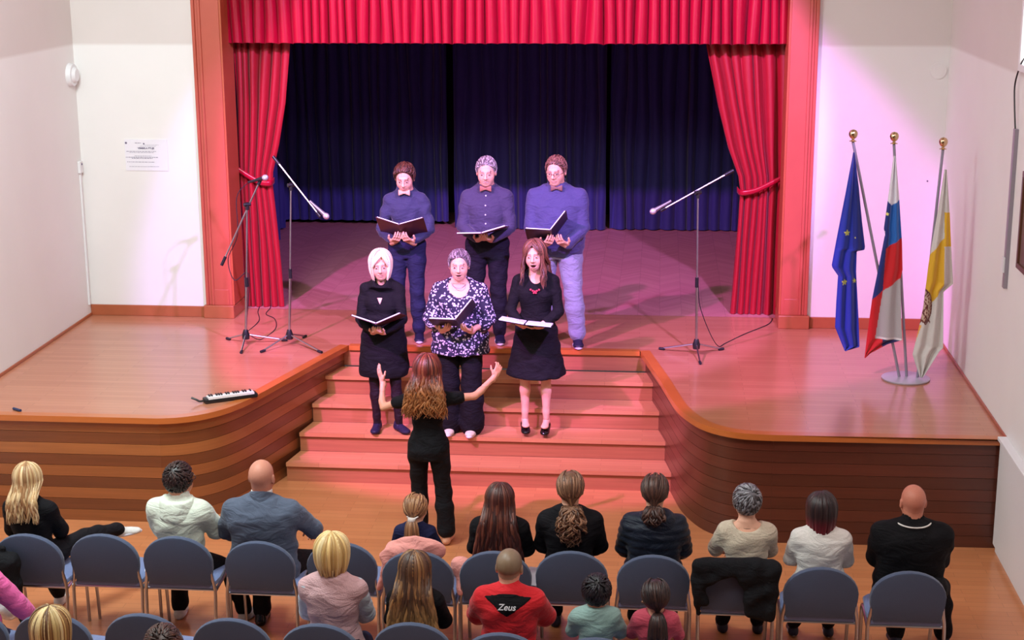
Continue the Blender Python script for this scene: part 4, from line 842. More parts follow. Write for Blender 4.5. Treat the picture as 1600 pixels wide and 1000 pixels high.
def hair(k, parent, style, tones, L=.3, seed=1, wave=0, n=170, spread=1.0, tip=None, tie=None, thick=0, name='hair', back=.13, thmax=118, rad=.0085, curlf=30, fringe=None):
    rs = np.random.RandomState(seed); c, R_, h = k['hc'], k['HR'], k['hs']; tof = lambda q: c + (q * h) @ R_.T; Vs, Qs, Cs = [], [], []; nn = 0
    def add(V, Q, C):
        nonlocal nn; Vs.append(V); Qs.append(Q + nn); Cs.append(C); nn += len(V)
    V, Q = scalp_cap(k, thick); add(V, Q, np.tile(np.array(lin(tones[0])) * .8, (len(V), 1)))
    rad_e = SC_R + thick; ctr = c + R_ @ (SC_C * h)
    if style in ('long', 'bob', 'tail'):
        m1 = 9
        th = np.radians(rs.uniform(-thmax, thmax, n)); ph0 = rs.uniform(.03, .35, n); part = rs.uniform(-.01, .01, n)
    if style in ('long', 'bob'):
        lay = rs.uniform(-.004, .008, n); phi = ph0[:, None] + (np.radians(98) - ph0[:, None]) * np.linspace(0, 1, m1)[None]
        sx, sy = np.sin(th)[:, None], -np.cos(th)[:, None]; E = rad_e + lay[:, None]
        q = np.stack([sx * np.sin(phi) * E[:, :1], sy * np.sin(phi) * E[:, 1:2], np.cos(phi) * E[:, 2:3]], -1) + SC_C
        q[:, 0, :2] *= .6; A = tof(q); m2 = 12 if style == 'long' else 7; Lk = L * rs.uniform(.82, 1.05, n) * (1 if style == 'long' else 1); t = np.linspace(0, 1, m2 + 1)[1:]
        last = A[:, -1]; B = np.repeat(last[:, None], m2, 1); B[:, :, 2] -= Lk[:, None] * t[None]
        bx = (last[:, 0] - c[0]); B[:, :, 0] += bx[:, None] * (spread - 1) * t[None]
        if style == 'long':
            up = k['T'][:, 2]; ty = (B[:, :, 2] - k['hip'][2]); yb = k['hip'][1] + k['T'][1, 2] * ty / max(up[2], .3) - back * k['s'] - .012 + rs.uniform(-.012, .01, n)[:, None]
            sideness = np.clip((np.abs(th) - 1.9) / .3, 0, 1)[:, None] if thmax > 125 else 0
            wgt = np.clip((t[None] * Lk[:, None] - .02) / .09, 0, 1) * (1 - sideness); lim = np.minimum(B[:, :, 1], yb); B[:, :, 1] = B[:, :, 1] * (1 - wgt) + lim * wgt
            if thmax > 125: B[:, :, 1] += sideness * (t[None] * .07)
        else:
            B[:, :, 0] -= bx[:, None] * .22 * t[None] ** 2; B[:, :, 1] -= (last[:, 1] - c[1])[:, None] * .2 * t[None] ** 2
        if wave:
            p1, p2 = rs.uniform(0, 6.3, (2, n, 1)); zz = t[None] * Lk[:, None] * curlf; g = wave * np.clip(t[None] * 2, .2, 1); B[:, :, 0] += g * np.sin(zz + p1); B[:, :, 1] += g * .7 * np.sin(zz + p2) - g * .5
        P = np.concatenate([A, B], 1); M_ = P.shape[1]; rr = np.interp(np.linspace(0, 1, M_), [0, .1, .35, .8, 1], [.45, 1, 1.15, 1, .25])[None] * rad * rs.uniform(.7, 1.3, (n, 1))
        V, Q, C = locks(name, parent, P, rr, ctr + V3(0, .0, -.05), tones, seed=seed)
        if tip is not None:
            w_ = np.repeat(np.tile(np.clip((np.linspace(0, 1, M_) - tip[1]) / .25, 0, 1), n), 5)[:, None]; C = C * (1 - w_) + np.array(lin(tip[0])) * w_ * (C.mean(1, keepdims=True) / C.mean() * .5 + .5)
        add(V, Q, C)
    if fringe:   # front hair swept from the parting: (parting x, share swept to the +x side, end z, end y)
        px, share, ez, ey = fringe; nf = 90; m1 = 9; sd = np.where(rs.rand(nf) < share, 1, -1)[:, None]; A = np.concatenate([px + rs.normal(0, .004, (nf, 1)), rs.uniform(.0, .078, (nf, 1)), np.full((nf, 1), .11)], 1) - SC_C
        B = np.concatenate([sd * .080, ey + rs.uniform(-.025, .012, (nf, 1)), ez + rs.uniform(-.02, .02, (nf, 1))], 1) - SC_C; Mv = np.concatenate([sd * .045, rs.uniform(.05, .10, (nf, 1)), rs.uniform(.055, .075, (nf, 1))], 1) - SC_C
        t = np.linspace(0, 1, m1)[None, :, None]; q = A[:, None] * (1 - t) ** 2 + 2 * Mv[:, None] * t * (1 - t) + B[:, None] * t * t; ll = np.sqrt(((q / rad_e) ** 2).sum(-1, keepdims=True)); q = q / ll * rs.uniform(1.03, 1.09, (nf, 1, 1)) + SC_C
        P = tof(q); rr = np.interp(np.linspace(0, 1, m1), [0, .2, .8, 1], [.5, 1, 1, .5])[None] * rad * .85 * rs.uniform(.7, 1.2, (nf, 1)); V, Q, C = locks(name, parent, P, rr, ctr, tones, seed=seed + 5); add(V, Q, C)
    if style == 'tail':
        tp = V3(*tie); m1 = 12; phi = rs.uniform(.25, 1.0, n) * np.radians(104); th = np.radians(rs.uniform(-150, 150, n)); th[: n // 3] = np.radians(rs.uniform(-180, 180, n // 3))
        q0 = np.stack([np.sin(th) * np.sin(phi) * rad_e[0], -np.cos(th) * np.sin(phi) * rad_e[1], np.cos(phi) * rad_e[2]], -1); ok = (q0[:, 2] + SC_C[2]) > hairline(q0[:, 1] + SC_C[1]); q0 = q0[ok]; n1 = len(q0)
        t = np.linspace(0, 1, m1)[None, :, None]; q1 = (tp - SC_C)[None, None]; q = q0[:, None] * (1 - t) + q1 * t; ll = np.sqrt(((q / rad_e) ** 2).sum(-1, keepdims=True)); q = np.where(ll < 1.02, q / ll * (1.0 + rs.uniform(.0, .06, (n1, 1, 1))), q) + SC_C
        P = tof(q); rr = np.interp(np.linspace(0, 1, m1), [0, .2, 1], [.4, 1, .7])[None] * rad * rs.uniform(.7, 1.2, (n1, 1)); V, Q, C = locks(name, parent, P, rr, ctr, tones, seed=seed); add(V, Q, C)
        n2 = n // 2; m2 = 14; t = np.linspace(0, 1, m2); base = c + R_ @ (tp * h); Lk = L * rs.uniform(.7, 1.05, n2); o = rs.normal(0, 1, (n2, 2)); o /= np.maximum(1, np.linalg.norm(o, axis=1, keepdims=True) / 1.3)
        P = np.zeros((n2, m2, 3)); w_ = np.interp(t, [0, .25, .7, 1], [.012, .032, .038, .012]) * spread; bk = R_ @ V3(0, -1, 0)
        P[:, :, 0] = base[0] + o[:, :1] * w_ + back * t[None] * 0; P[:, :, 1] = base[1] + o[:, 1:] * w_ * .7 + bk[1] * (.035 * np.sin(np.minimum(t * 3, 1) * PI / 2))[None]; P[:, :, 2] = base[2] - Lk[:, None] * t[None] + .015 * np.sin(np.minimum(t * 4, 1) * PI)[None]
        if wave: p1, p2 = rs.uniform(0, 6.3, (2, n2, 1)); P[:, :, 0] += wave * np.sin(Lk[:, None] * t * curlf + p1); P[:, :, 1] += wave * np.sin(Lk[:, None] * t * curlf + p2)
        rr = np.interp(t, [0, .2, .8, 1], [.7, 1, 1, .3])[None] * rad * rs.uniform(.7, 1.3, (n2, 1)); V, Q, C = locks(name, parent, P, rr, base + V3(0, .1, 0), tones, seed=seed + 1); add(V, Q, C)
    if style == 'short':
        u = rs.normal(size=(n * 6, 3)); u /= np.linalg.norm(u, axis=1, keepdims=True); q0 = u * rad_e + SC_C; q0 = q0[(q0[:, 2] > hairline(q0[:, 1]) + .004)][:n * 2]; n1 = len(q0); u = (q0 - SC_C) / rad_e
        whorl = V3(.01, -.06, .09); d = q0 - (whorl); d[:, 1] += .02 * (q0[:, 2] > .08); fr_ = q0[:, 1] > .015; d[fr_, 1] = -np.abs(d[fr_, 1]) - .02; nr = u / np.linalg.norm(u, axis=1, keepdims=True); d -= nr * (d * nr).sum(1, keepdims=True); d /= np.linalg.norm(d, axis=1, keepdims=True) + 1e-6; d += rs.normal(0, .13, d.shape); m1 = 5
        t = np.linspace(0, 1, m1)[None, :, None]; Ls = (1.15 * L * rs.uniform(.7, 1.2, n1) * np.interp(q0[:, 2], [-.05, .05, .11], [.45, .8, 1.15]))[:, None, None]; q = q0[:, None] + Ls * (t * d[:, None] + nr[:, None] * (.16 * t - .20 * t * t)) 
        v_ = q - SC_C; ll = np.sqrt(((v_ / rad_e) ** 2).sum(-1, keepdims=True)); q = v_ / ll * (1.0 + .045 * np.sin(t * 2.6) + rs.uniform(0, .03, (n1, 1, 1))) + SC_C
        P = tof(q); rr = np.interp(np.linspace(0, 1, m1), [0, .5, 1], [1, 1, .2])[None] * rad * rs.uniform(.7, 1.2, (n1, 1)); V, Q, C = locks(name, parent, P, rr, ctr, tones, seed=seed); add(V, Q, C)
    return npmesh('hair', np.concatenate(Vs), np.concatenate(Qs), M_hair, parent, np.concatenate(Cs), 0)
def person(name, lab, loc, yaw, k):
    r = tag(empty(name, loc, yaw), lab, 'person'); r['group'] = ''; del r['group']; return r

# ---------------------------------------------------------------- cloth materials
def cl(name, c, **k): k = {**dict(rough=.85, bump=.25, scale=140, var=.06, sheen=.15 if sum(c) > 150 else 0, spec=.5 if sum(c) > 150 else .2, wrink=.34), **k}; return mat(name, c, **k)
C_navy = cl('navy_shirt', (46, 48, 80)); C_plum = cl('plum_grey_shirt', (56, 50, 80)); C_blue = cl('violet_blue_shirt', (64, 62, 106))
C_blk = cl('black_cloth', (15, 14, 18)); C_blk2 = cl('soft_black_cloth', (19, 17, 22)); C_jean = cl('dark_denim', (34, 36, 66)); C_dkp = cl('dark_trousers', (24, 22, 34)); C_grey = cl('light_grey_trousers', (132, 134, 158))
C_hood = cl('mint_white_fleece', (214, 222, 206)); C_suit = cl('grey_blue_suit', (82, 92, 112), scale=300); C_white = cl('white_cotton', (226, 222, 216)); C_cream = cl('cream_knit', (204, 190, 168), bump=.5, scale=90)
C_girl = cl('navy_top', (28, 32, 66)); C_pinkj = cl('pink_jacket', (226, 150, 142)); C_puff = cl('quilted_navy', (26, 32, 46), rough=.45, sheen=.1); C_vest = cl('dusty_pink_fleece', (206, 166, 170), bump=.5); C_lace = cl('pale_blouse', (196, 204, 214))
C_red = cl('red_track_jacket', (206, 22, 34)); C_mint = cl('pale_green_tee', (140, 172, 166)); C_pink = cl('rose_top', (190, 70, 90)); C_pinkh = cl('bright_pink_hoodie', (226, 96, 160)); C_tights = cl('dark_tights', (36, 24, 32), rough=.5)
C_shoe = mat('dark_shoe', (26, 26, 48), .5); C_sole = mat('white_sole', (214, 212, 222), .6); C_patent = mat('black_patent', (16, 14, 18), .12); C_cshoe = mat('cream_shoe', (206, 196, 170), .6); C_lw = mat('white_trainer', (216, 214, 210), .6, var=.2, scale=40)
C_belt = mat('belt_leather', (18, 16, 20), .35); C_fold = mat('burgundy_folder', (66, 20, 32), .42); C_foldb = mat('dark_folder', (40, 16, 26), .42)
# patterned blouse: pale blossoms on dark navy
C_flow, nt, b = newmat('blossom_print'); tc = N(nt, 'ShaderNodeTexCoord'); nz = N(nt, 'ShaderNodeTexNoise'); nz.inputs['Scale'].default_value = 28
vm = N(nt, 'ShaderNodeVectorMath', operation='MULTIPLY_ADD'); vm.inputs[1].default_value = (.03, .03, .03); nt.links.new(tc.outputs['Object'], nz.inputs[0]); nt.links.new(nz.outputs['Color'], vm.inputs[0]); nt.links.new(tc.outputs['Object'], vm.inputs[2])
vo = N(nt, 'ShaderNodeTexVoronoi'); vo.inputs['Scale'].default_value = 44; nt.links.new(vm.outputs[0], vo.inputs[0]); cr = N(nt, 'ShaderNodeMapRange'); cr.inputs['From Min'].default_value = .34; cr.inputs['From Max'].default_value = .42; cr.inputs['To Min'].default_value = 1; cr.inputs['To Max'].default_value = 0
nt.links.new(vo.outputs['Distance'], cr.inputs[0]); mx = N(nt, 'ShaderNodeMix', data_type='RGBA'); mx.inputs[6].default_value = (*lin((26, 22, 52)), 1); mx.inputs[7].default_value = (*lin((206, 196, 222)), 1); nt.links.new(cr.outputs[0], mx.inputs[0]); nt.links.new(mx.outputs[2], b.inputs['Base Color']); b.inputs['Roughness'].default_value = .8

def local2world(loc, yaw, p): R_ = Rz(yaw); return np.array(loc, float) + R_ @ np.array(p, float)
def folder(lab, loc, yaw, c, pitch, aP, aM, m=None, dyaw=0, sheet=True):
    m = m or C_fold; p = local2world(loc, yaw, c); r = tag(empty('music_folder', p, 0), lab, 'folder'); r.rotation_euler = Matrix.Rotation(yaw + dyaw, 3, 'Z').to_4x4().to_3x3().to_4x4().to_euler()
    r.rotation_euler = (Matrix.Rotation(yaw + dyaw, 4, 'Z') @ Matrix.Rotation(pitch, 4, 'X')).to_euler()
    for sd, a in ((1, aP), (-1, aM)):
        M_ = Matrix.Rotation(-a * sd, 4, 'Y'); x0, x1 = sorted((sd * .004, sd * .232))
        bm = bmesh.new(); box(bm, x0, x1, -.155, .155, -.003, .003, .001, M_); bmobj('cover', bm, m, r)
        if sheet:
            x0, x1 = sorted((sd * .008, sd * .222)); bm = bmesh.new(); box(bm, x0, x1, -.148, .148, .0035, .012, 0, M_); bmobj('sheet_music', bm, M_paper, r)
    bm = bmesh.new(); box(bm, -.008, .008, -.155, .155, -.004, .004, .001); bmobj('spine', bm, m, r); return r
def hold(z, x=.10, y=.20, p=.5, curl=.35): return [(-x, y, z, (-.8, -.5, -.6)), (x, y, z, (.8, -.5, -.6))], [((.45, .75, math.tan(p) * .6), (0, -math.sin(p), math.cos(p)), curl), ((-.45, .75, math.tan(p) * .6), (0, -math.sin(p), math.cos(p)), curl)]
def belt(k, parent, z=.10, belly=0):
    P = [Prof(k['hip'], k['T'], torso_rows(k, .016, belly=belly), .02), Cut(tR(k, 0, 0, z + .017), k['T'][:, 2], .003), Cut(tR(k, 0, 0, z - .020), -k['T'][:, 2], .003)]
    o = garment('belt', k, parent, C_belt, P, .007, 0); rr = [r_ for r_ in torso_rows(k, .018, belly=belly)]; ry = np.interp(z * k['s'], [r_[0] for r_ in rr], [r_[2] + r_[3] for r_ in rr])
    bm = bmesh.new(); c = tR(k, 0, 0, z) + k['T'][:, 1] * ry
    for a in ((-.024, .024, .014, .018), (-.024, .024, -.018, -.014), (-.024, -.019, -.018, .018), (.019, .024, -.018, .018)): box(bm, a[0] + c[0], a[1] + c[0], c[1] - .004, c[1] + .005, a[2] + c[2], a[3] + c[2])
    bmobj('buckle', bm, M_chrome, o)
def bowtie(k, parent, col, sz=1.0):
    c = k['neck'] + k['T'] @ V3(0, .092, .0) * k['s'] + V3(0, .008, -.022); P = []
    for sx in (-1, 1): P.append(Prof(c, np.stack([V3(0, 0, 1), V3(0, 1, 0), V3(sx, 0, 0)], 1), [(.002, .010, .009, 0), (.02 * sz, .018, .011, 0), (.05 * sz, .029, .010, 0), (.054 * sz, .026, .007, 0)], .004, 2.6))
    P.append(Box(c + V3(0, .004, 0), (.009, .010, .011), None, .005, .004)); V, Q = isurf(P, .0035); return npmesh('bow_tie', V, Q, mat('bow_tie_cloth', col, .6, var=.25, scale=90), parent)
def glasses(k, parent):
    c, R_, h = k['hc'], k['HR'], k['hs']; f = lambda x, y, z: Vector(c + R_ @ (V3(x, y, z) * h)); bm = bmesh.new()
    for sx in (-1, 1):
        pts = [f(sx * .032 + .023 * math.cos(a), .105, .008 + .017 * math.sin(a)) for a in np.linspace(0, 2 * PI, 17)]; tube(bm, pts, .0018, 5, False)
        tube(bm, [f(sx * .055, .104, .012), f(sx * .074, .07, .012), f(sx * .080, -.005, .01), f(sx * .078, -.02, -.005)], .0018, 5)
    tube(bm, [f(-.010, .106, .011), f(0, .110, .014), f(.010, .106, .011)], .0018, 5); bmobj('glasses', bm, M_black, parent, True)
def snapY(o, x, z, r=.014, front=False):
    n = len(o.data.vertices); a = np.empty(n * 3, np.float32); o.data.vertices.foreach_get('co', a); a = a.reshape(-1, 3); m = (np.abs(a[:, 0] - x) < r) & (np.abs(a[:, 2] - z) < r); return (a[m, 1].max() if front else a[m, 1].min()) if m.any() else 0

# ================================================================ the six singers
# man 1
loc, yaw = (-.835, .33, HS), PI; hp, hd = hold(.99, .09, .24, .6)
k = skeleton(1.72, w=.86, head=(.0, .38, 0), hands=hp, handdir=hd, feet=[(-.10, .0, 0, .15), (.11, -.04, 0, -.2)])
r = person('person', 'young man in navy shirt with pale bow tie, leftmost of the back row', loc, yaw, k)
body(k, r, 'fair', legs=(0, 0), brow=(60, 36, 30)); hair(k, r, 'short', [(74, 40, 28), (96, 54, 36), (60, 34, 26)], L=.045, seed=2, n=260, thick=.004, rad=.006)
o = shirt(k, r, C_navy, inf=.012, sleeve=1.88, hem=.06, collar=.022, ph=1, amp=.006, thick=1.0); trousers(k, r, C_jean, hemr=.012, top=.11, ph=2); belt(k, r); shoes(k, r, C_shoe, msole=C_sole); bowtie(k, r, (226, 170, 140))
folder('open burgundy folder held by the young man with the pale bow tie', loc, yaw, (0, .31, 1.10), .62, .32, .32)
# man 2
loc = (-.075, .32, HS); hp, hd = hold(1.03, .06, .25, .3)
k = skeleton(1.78, w=1.06, head=(.03, .22, 0), hands=hp, handdir=hd, feet=[(-.11, .0, 0, .15), (.13, -.02, 0, -.15)], lean=.02)
r = person('person', 'smiling man with grey crew cut in a plum shirt, middle of the back row', loc, yaw, k)
body(k, r, 'fair', mouth=.08, legs=(0, 0), brow=(120, 96, 90), jaw=1.08); hair(k, r, 'short', [(150, 140, 140), (112, 100, 100), (176, 168, 168)], L=.028, seed=3, n=260, thick=.0, rad=.0055)
o = shirt(k, r, C_plum, inf=.014, sleeve=1.88, hem=.05, collar=.02, ph=3, thick=1.02); trousers(k, r, C_dkp, hemr=.012, top=.10, ph=1); belt(k, r, .085); shoes(k, r, C_shoe, msole=C_sole); bowtie(k, r, (150, 96, 80))
bm = bmesh.new()
for i in range(4):
    z = k['neck'][2] - .09 - i * .085; yy = snapY(o, 0, z, .014, True); tube(bm, [(0, yy - .004, z), (0, yy + .002, z)], .0065, 8)
bmobj('button', bm, M_white, o)
folder('open folder lying nearly flat in the hands of the grey haired man', loc, yaw, (0, .34, 1.10), .20, -.03, .30)
# man 3
loc = (.58, .27, HS); hp, hd = hold(1.0, .10, .27, .6)
k = skeleton(1.80, w=1.32, head=(-.22, .22, 0), hands=hp, handdir=hd, feet=[(-.20, .06, 0, .1), (.12, -.05, 0, -.15)])
r = person('person', 'tall man with glasses, loose violet blue shirt and light grey trousers', loc, yaw, k)
body(k, r, 'fair', legs=(0, 0), brow=(150, 90, 80), jaw=1.06); hair(k, r, 'short', [(120, 80, 66), (100, 66, 54), (140, 98, 82)], L=.036, seed=5, n=260, thick=.0, rad=.0055); glasses(k, r)
o = shirt(k, r, C_blue, inf=.020, sleeve=1.9, hem=-.10, collar=.02, ph=5, belly=.05, amp=.005); trousers(k, r, C_grey, hemr=.02, top=.0, ph=4, amp=.003); shoes(k, r, C_shoe, msole=C_sole); bowtie(k, r, (120, 84, 76))
folder('dark folder with one cover raised, held by the man with glasses', loc, yaw, (.03, .33, 1.10), .50, .05, .95, C_foldb)
# woman 1
FS = 2 * SH; loc = (-.885, -.76, FS); hp, hd = hold(.96, .04, .25, .35)
k = skeleton(1.645, fem=True, w=.98, head=(.12, .12, .05), hands=hp, handdir=hd, feet=[(-.13, .04, 0, .7), (.07, .03, 0, -.0)])
r = person('person', 'woman with platinum blonde bob in a short black dress and dark tights', loc, yaw, k)
body(k, r, 'fair', legs=(0, 0), brow=(150, 110, 90)); hair(k, r, 'bob', [(236, 214, 184), (220, 190, 156), (246, 232, 208)], L=.13, seed=6, n=230, thmax=138, thick=.006, rad=.009, fringe=(-.02, .72, -.02, .05))
P = limb_prims(k, .003, (0, 0), (.1, 2)); garment('tights', k, r, C_tights, P, .009, 0)
dress = [Prof(k['hip'], np.eye(3), [(-.36, .215, .165, 0), (-.30, .225, .175, 0), (-.15, .21, .165, -.005), (.0, .195, .145, -.01), (.1, .165, .125, 0), (.17, .14, .11, .005)], .04)]
cowl = [Prof(k['neck'] + V3(0, .03, -.05), np.eye(3) @ Rx(.25), [(-.04, .115, .10, 0), (.0, .10, .09, .0), (.035, .082, .08, 0)], .03, 2)]
o = shirt(k, r, C_blk, 'dress', inf=.010, sleeve=1.85, hem=-.40, extra=dress + cowl, scoop=((0, .09, .56), (.06, .09, .08)), ph=2, neckz=.60)
o2 = garment('neckline_inset', k, r, mat('skin_inset', (236, 190, 170), .5), [Prof(V3(0, snapY(o, 0, k['hip'][2] + .36 * k['s'], .014, True) + .0, k['hip'][2] + .36 * k['s']), np.eye(3), [(-.035, .003, .004, 0), (.02, .024, .004, 0), (.024, .024, .004, 0)], .004, 2)], .004, 0)
shoes(k, r, cl('flat_shoe', (40, 34, 60), rough=.5), inf=.003)
folder('burgundy folder with white pages held low by the blonde woman in black', loc, yaw, (-.02, .31, 1.04), .30, .30, .42)
# woman 2
loc = (-.20, -.775, FS); hp, hd = hold(.985, .12, .23, .5)
k = skeleton(1.66, fem=True, w=1.32, head=(.06, .10, 0), hands=hp, handdir=hd, feet=[(-.10, .03, 0, -.05), (.10, .0, 0, 0)])
r = person('person', 'short haired woman singing in a dark blouse with white blossom print', loc, yaw, k)
body(k, r, 'fair', mouth=.4, legs=(0, 0), brow=(110, 80, 76), jaw=1.1); hair(k, r, 'short', [(120, 104, 110), (150, 134, 140), (96, 80, 88)], L=.04, seed=8, n=260, thick=.002, rad=.006)
P = [Prof(k['hip'], np.eye(3), [(-.22, .255, .185, 0), (-.1, .25, .185, 0), (.05, .225, .165, .01), (.15, .205, .15, .015)], .05)]
shirt(k, r, C_flow, 'blouse', inf=.018, sleeve=1.35, hem=-.15, extra=P, scoop=((0, .10, .50), (.115, .12, .115)), ph=7, amp=.005, thick=1.35); trousers(k, r, C_blk, inf=.018, hemr=.055, top=.0, length=1.99, ph=3); shoes(k, r, C_cshoe, msole=C_sole)
bm = bmesh.new(); n_ = k['neck']; pts = [(n_[0] + .062 * math.sin(a), n_[1] + .01 + .085 * math.cos(a), n_[2] - .035 - .035 * math.cos(a)) for a in np.linspace(-1.6, 1.6, 18)]; tube(bm, pts, .0035, 6); bmobj('necklace', bm, M_grey, r, True)
folder('dark folder half raised by the woman in the blossom print blouse', loc, yaw, (-.02, .33, 1.08), .42, .02, .92, C_foldb)
# woman 3
loc = (.465, -.76, FS)
k = skeleton(1.68, fem=True, w=1.02, head=(-.12, .06, .06), hipz=.965, hands=[(-.04, .22, 1.03, (-.9, -.4, -.5)), (.09, .25, 1.04, (.8, -.5, -.6))], handdir=[((.8, .4, 0), (0, 0, 1), .3), ((.1, .9, .3), (0, -.2, 1), .3)], feet=[(-.09, .02, .05, -.05), (.10, .0, .05, .15)])
r = person('person', 'laughing woman with long brown hair in a black top and flared skirt', loc, yaw, k)
body(k, r, 'fair', mouth=.75, legs=(.1, 2), barefoot=False, brow=(90, 60, 50)); hair(k, r, 'long', [(110, 66, 50), (136, 84, 64), (84, 50, 40)], L=.27, seed=9, n=260, wave=.012, spread=1.3, thmax=134, thick=.004, back=.09, fringe=(.0, .5, -.02, .02))
shirt(k, r, C_blk, 'top', inf=.008, sleeve=1.62, hem=-.04, scoop=((0, .10, .53), (.085, .10, .115)), ph=4, amp=.0025)
garment('skirt', k, r, C_blk2, [Prof(k['hip'], np.eye(3), [(-.42, .262, .21, 0), (-.40, .262, .21, 0), (-.2, .215, .17, 0), (.0, .182, .14, -.01), (.1, .145, .112, 0), (.13, .138, .108, 0)], .02, 2.1)], .009, .004, 2)
for hj, kn, an, yw, sd in k['leg']: pass
P = []
for l in k['leg']: P += foot_prims(l[2] - V3(0, 0, .0), l[3], k['s'] * .94, -.004)[:-1]
V, Q = isurf(P, .007); npmesh('feet', V, Q, M_skin, r, np.tile(np.array(lin(SKIN['fair'])), (len(V), 1)))
k2 = dict(k); k2['leg'] = [(a, b_, c_ - V3(0, 0, .05), d_, e_) for a, b_, c_, d_, e_ in k['leg']]; shoes(k2, r, C_patent, heel=1)
bm = bmesh.new(); z = k['hip'][2] + .375 * k['s']
for i, (x, dz) in enumerate(((-.036, .008), (-.018, -.002), (0, -.008), (.018, -.002), (.036, .008), (-.009, -.02), (.009, -.02))): lathe(bm, [(.002, -.009), (.009, -.005), (.009, .005), (.002, .009)], (x, .135, z + dz), 8)
bmobj('necklace', bm, mat('coral_beads', (196, 70, 90), .3), r, True)
folder('black folder with a bright white page held out by the laughing woman', loc, yaw, (.06, .34, 1.085), .16, .16, -.08, C_blk)

# ================================================================ conductor
loc, yaw = (-.235, -2.52, 0), 0
k = skeleton(1.53, fem=True, w=.98, head=(0, -.02, 0), hands=[(-.375, .16, 1.27, (-.7, -.3, -.8)), (.50, .20, 1.32, (.3, -.4, -.9))], handdir=[((-.35, .25, .9), (.7, .6, .1), .12), ((.35, .3, .75), (-.3, .9, .1), .55)], feet=[(-.10, .10, 0, .05), (.135, .0, 0, -.12)])
r = person('person', 'barefoot conductor seen from behind in black with raised arms and long curly hair', loc, yaw, k)
body(k, r, 'warm', legs=(0, 2), barefoot=True, face=False)
hair(k, r, 'long', [(100, 38, 28), (118, 50, 34), (76, 32, 24), (138, 74, 46)], L=.33, seed=12, n=280, wave=.026, spread=1.5, thmax=125, thick=.012, back=.14, rad=.010, curlf=36, tip=((150, 92, 52), .50))
shirt(k, r, C_blk, 'top', inf=.009, sleeve=.48, hem=-.05, scoop=((0, -.06, .54), (.07, .09, .07)), ph=1, amp=.003); trousers(k, r, C_blk2, inf=.012, hemr=.030, top=.13, length=1.86, ph=5, amp=.004)

# ================================================================ audience, front row
def knees(dx=.12, y=.42, sp=0): return [(-dx, y, 0, .05), (dx, y, 0, -.05)]
def lap(s, z=.62, y=.28, x=.08): return [(-x, y * s + .05, z, (-.8, -.4, -.6)), (x, y * s + .05, z, (.8, -.4, -.6))]
def seated(S, x, y, lab, fem, w, **kw):
    S *= .955; s = S / 1.75; k = skeleton(S, seat=True, fem=fem, w=w, hands=kw.pop('hands', lap(s)), feet=kw.pop('feet', knees(.12, .40)), curl=.8, **kw); r = person('person', lab, (x, y, 0), 0, k); return k, r
AY = -4.31
# blonde girl, legs crossed
k, r = seated(1.48, -2.70, AY, 'blonde woman in black with crossed legs, leftmost in the front row', True, 1.1, lean=.02, feet=[(-.02, .44, 0, .1), (.41, .60, .47, -.9, (.3, .4, 1))], twist=-.12, head=(-.15, .05, -.05))
body(k, r, 'fair', legs=(0, 0), face=False); hair(k, r, 'long', [(196, 160, 112), (160, 118, 78), (214, 184, 140)], L=.27, seed=21, n=240, wave=.010, spread=1.15, thmax=122, back=.13); shirt(k, r, C_blk, 'jumper', inf=.018, ph=1, sleeve=1.95, thick=1.2); trousers(k, r, C_blk2, inf=.016, ph=2); shoes(k, r, C_lw, msole=C_sole)
# boy in hoodie
k, r = seated(1.51, -1.675, AY, 'boy with dark hair wearing a white hooded sweatshirt, seated from behind', False, 1.06, lean=.10, feet=[(-.12, .30, 0, .1), (.35, .30, 0, -.35)], head=(-.35, .05, 0), hands=[(-.06, .34, .66, (-.8, -.4, -.6)), (.14, .34, .66, (.9, -.4, -.5))])
body(k, r, 'warm', legs=(0, 0), face=False); hair(k, r, 'short', [(44, 28, 26), (60, 38, 34), (34, 22, 22)], L=.034, seed=22, n=300, thick=.008, rad=.006); glasses(k, r)
o = shirt(k, r, C_hood, 'hoodie', inf=.030, ph=3, sleeve=1.8, thick=1.2, amp=.005, collar=.03)
n_ = k['neck']; P = [Prof(n_ + V3(0, -.02, -.035), Rx(.25), [(-.10, .12, .06, -.035), (-.05, .135, .09, -.03), (.01, .125, .10, -.01), (.045, .11, .09, .0)], .03, 2.1), Ell(n_ + V3(0, -.085, -.105), (.085, .055, .085), Rx(-.2), .05), Sub(Ell(n_ + V3(0, .03, .05), (.085, .075, .09)), .015)]
garment('hood', k, o, C_hood, P, .007, .003, 2); trousers(k, r, C_blk, inf=.014, ph=1, hemr=.01); shoes(k, r, C_lw, msole=C_sole)
# bald man in suit
k, r = seated(1.65, -1.095, AY - .01, 'bald man in a grey blue suit jacket, seated from behind', False, 1.5, lean=.06, head=(-.12, .0, 0), feet=[(-.10, .25, 0, .05), (.27, .30, 0, -.1)], hands=[(-.2, .33, .64, (-.9, -.4, -.6)), (.26, .36, .66, (.9, -.3, -.5))], hs=1.03)
body(k, r, 'ruddy', legs=(0, 0), face=False, scalp=((196, 140, 120), .5)); o = shirt(k, r, C_suit, 'jacket', inf=.022, ph=4, sleeve=1.9, amp=.004, thick=1.15); garment('shirt_collar', k, r, C_white, [Cap(k['neck'] - V3(0, 0, .02), k['neck'] + nrm(k['hc'] - k['neck']) * .035, .078, .070, .01), Cut(k['neck'] + V3(0, 0, .038), (0, .1, 1))], .006, 0)
garment('jacket_collar', k, o, C_suit, [Cap(k['neck'] - V3(0, 0, .05), k['neck'] + V3(0, 0, .012), .105, .082, .01), Cut(k['neck'] + V3(0, 0, .018), (0, .5, 1))], .007, .001); trousers(k, r, C_blk2, inf=.016, ph=1); shoes(k, r, C_patent)
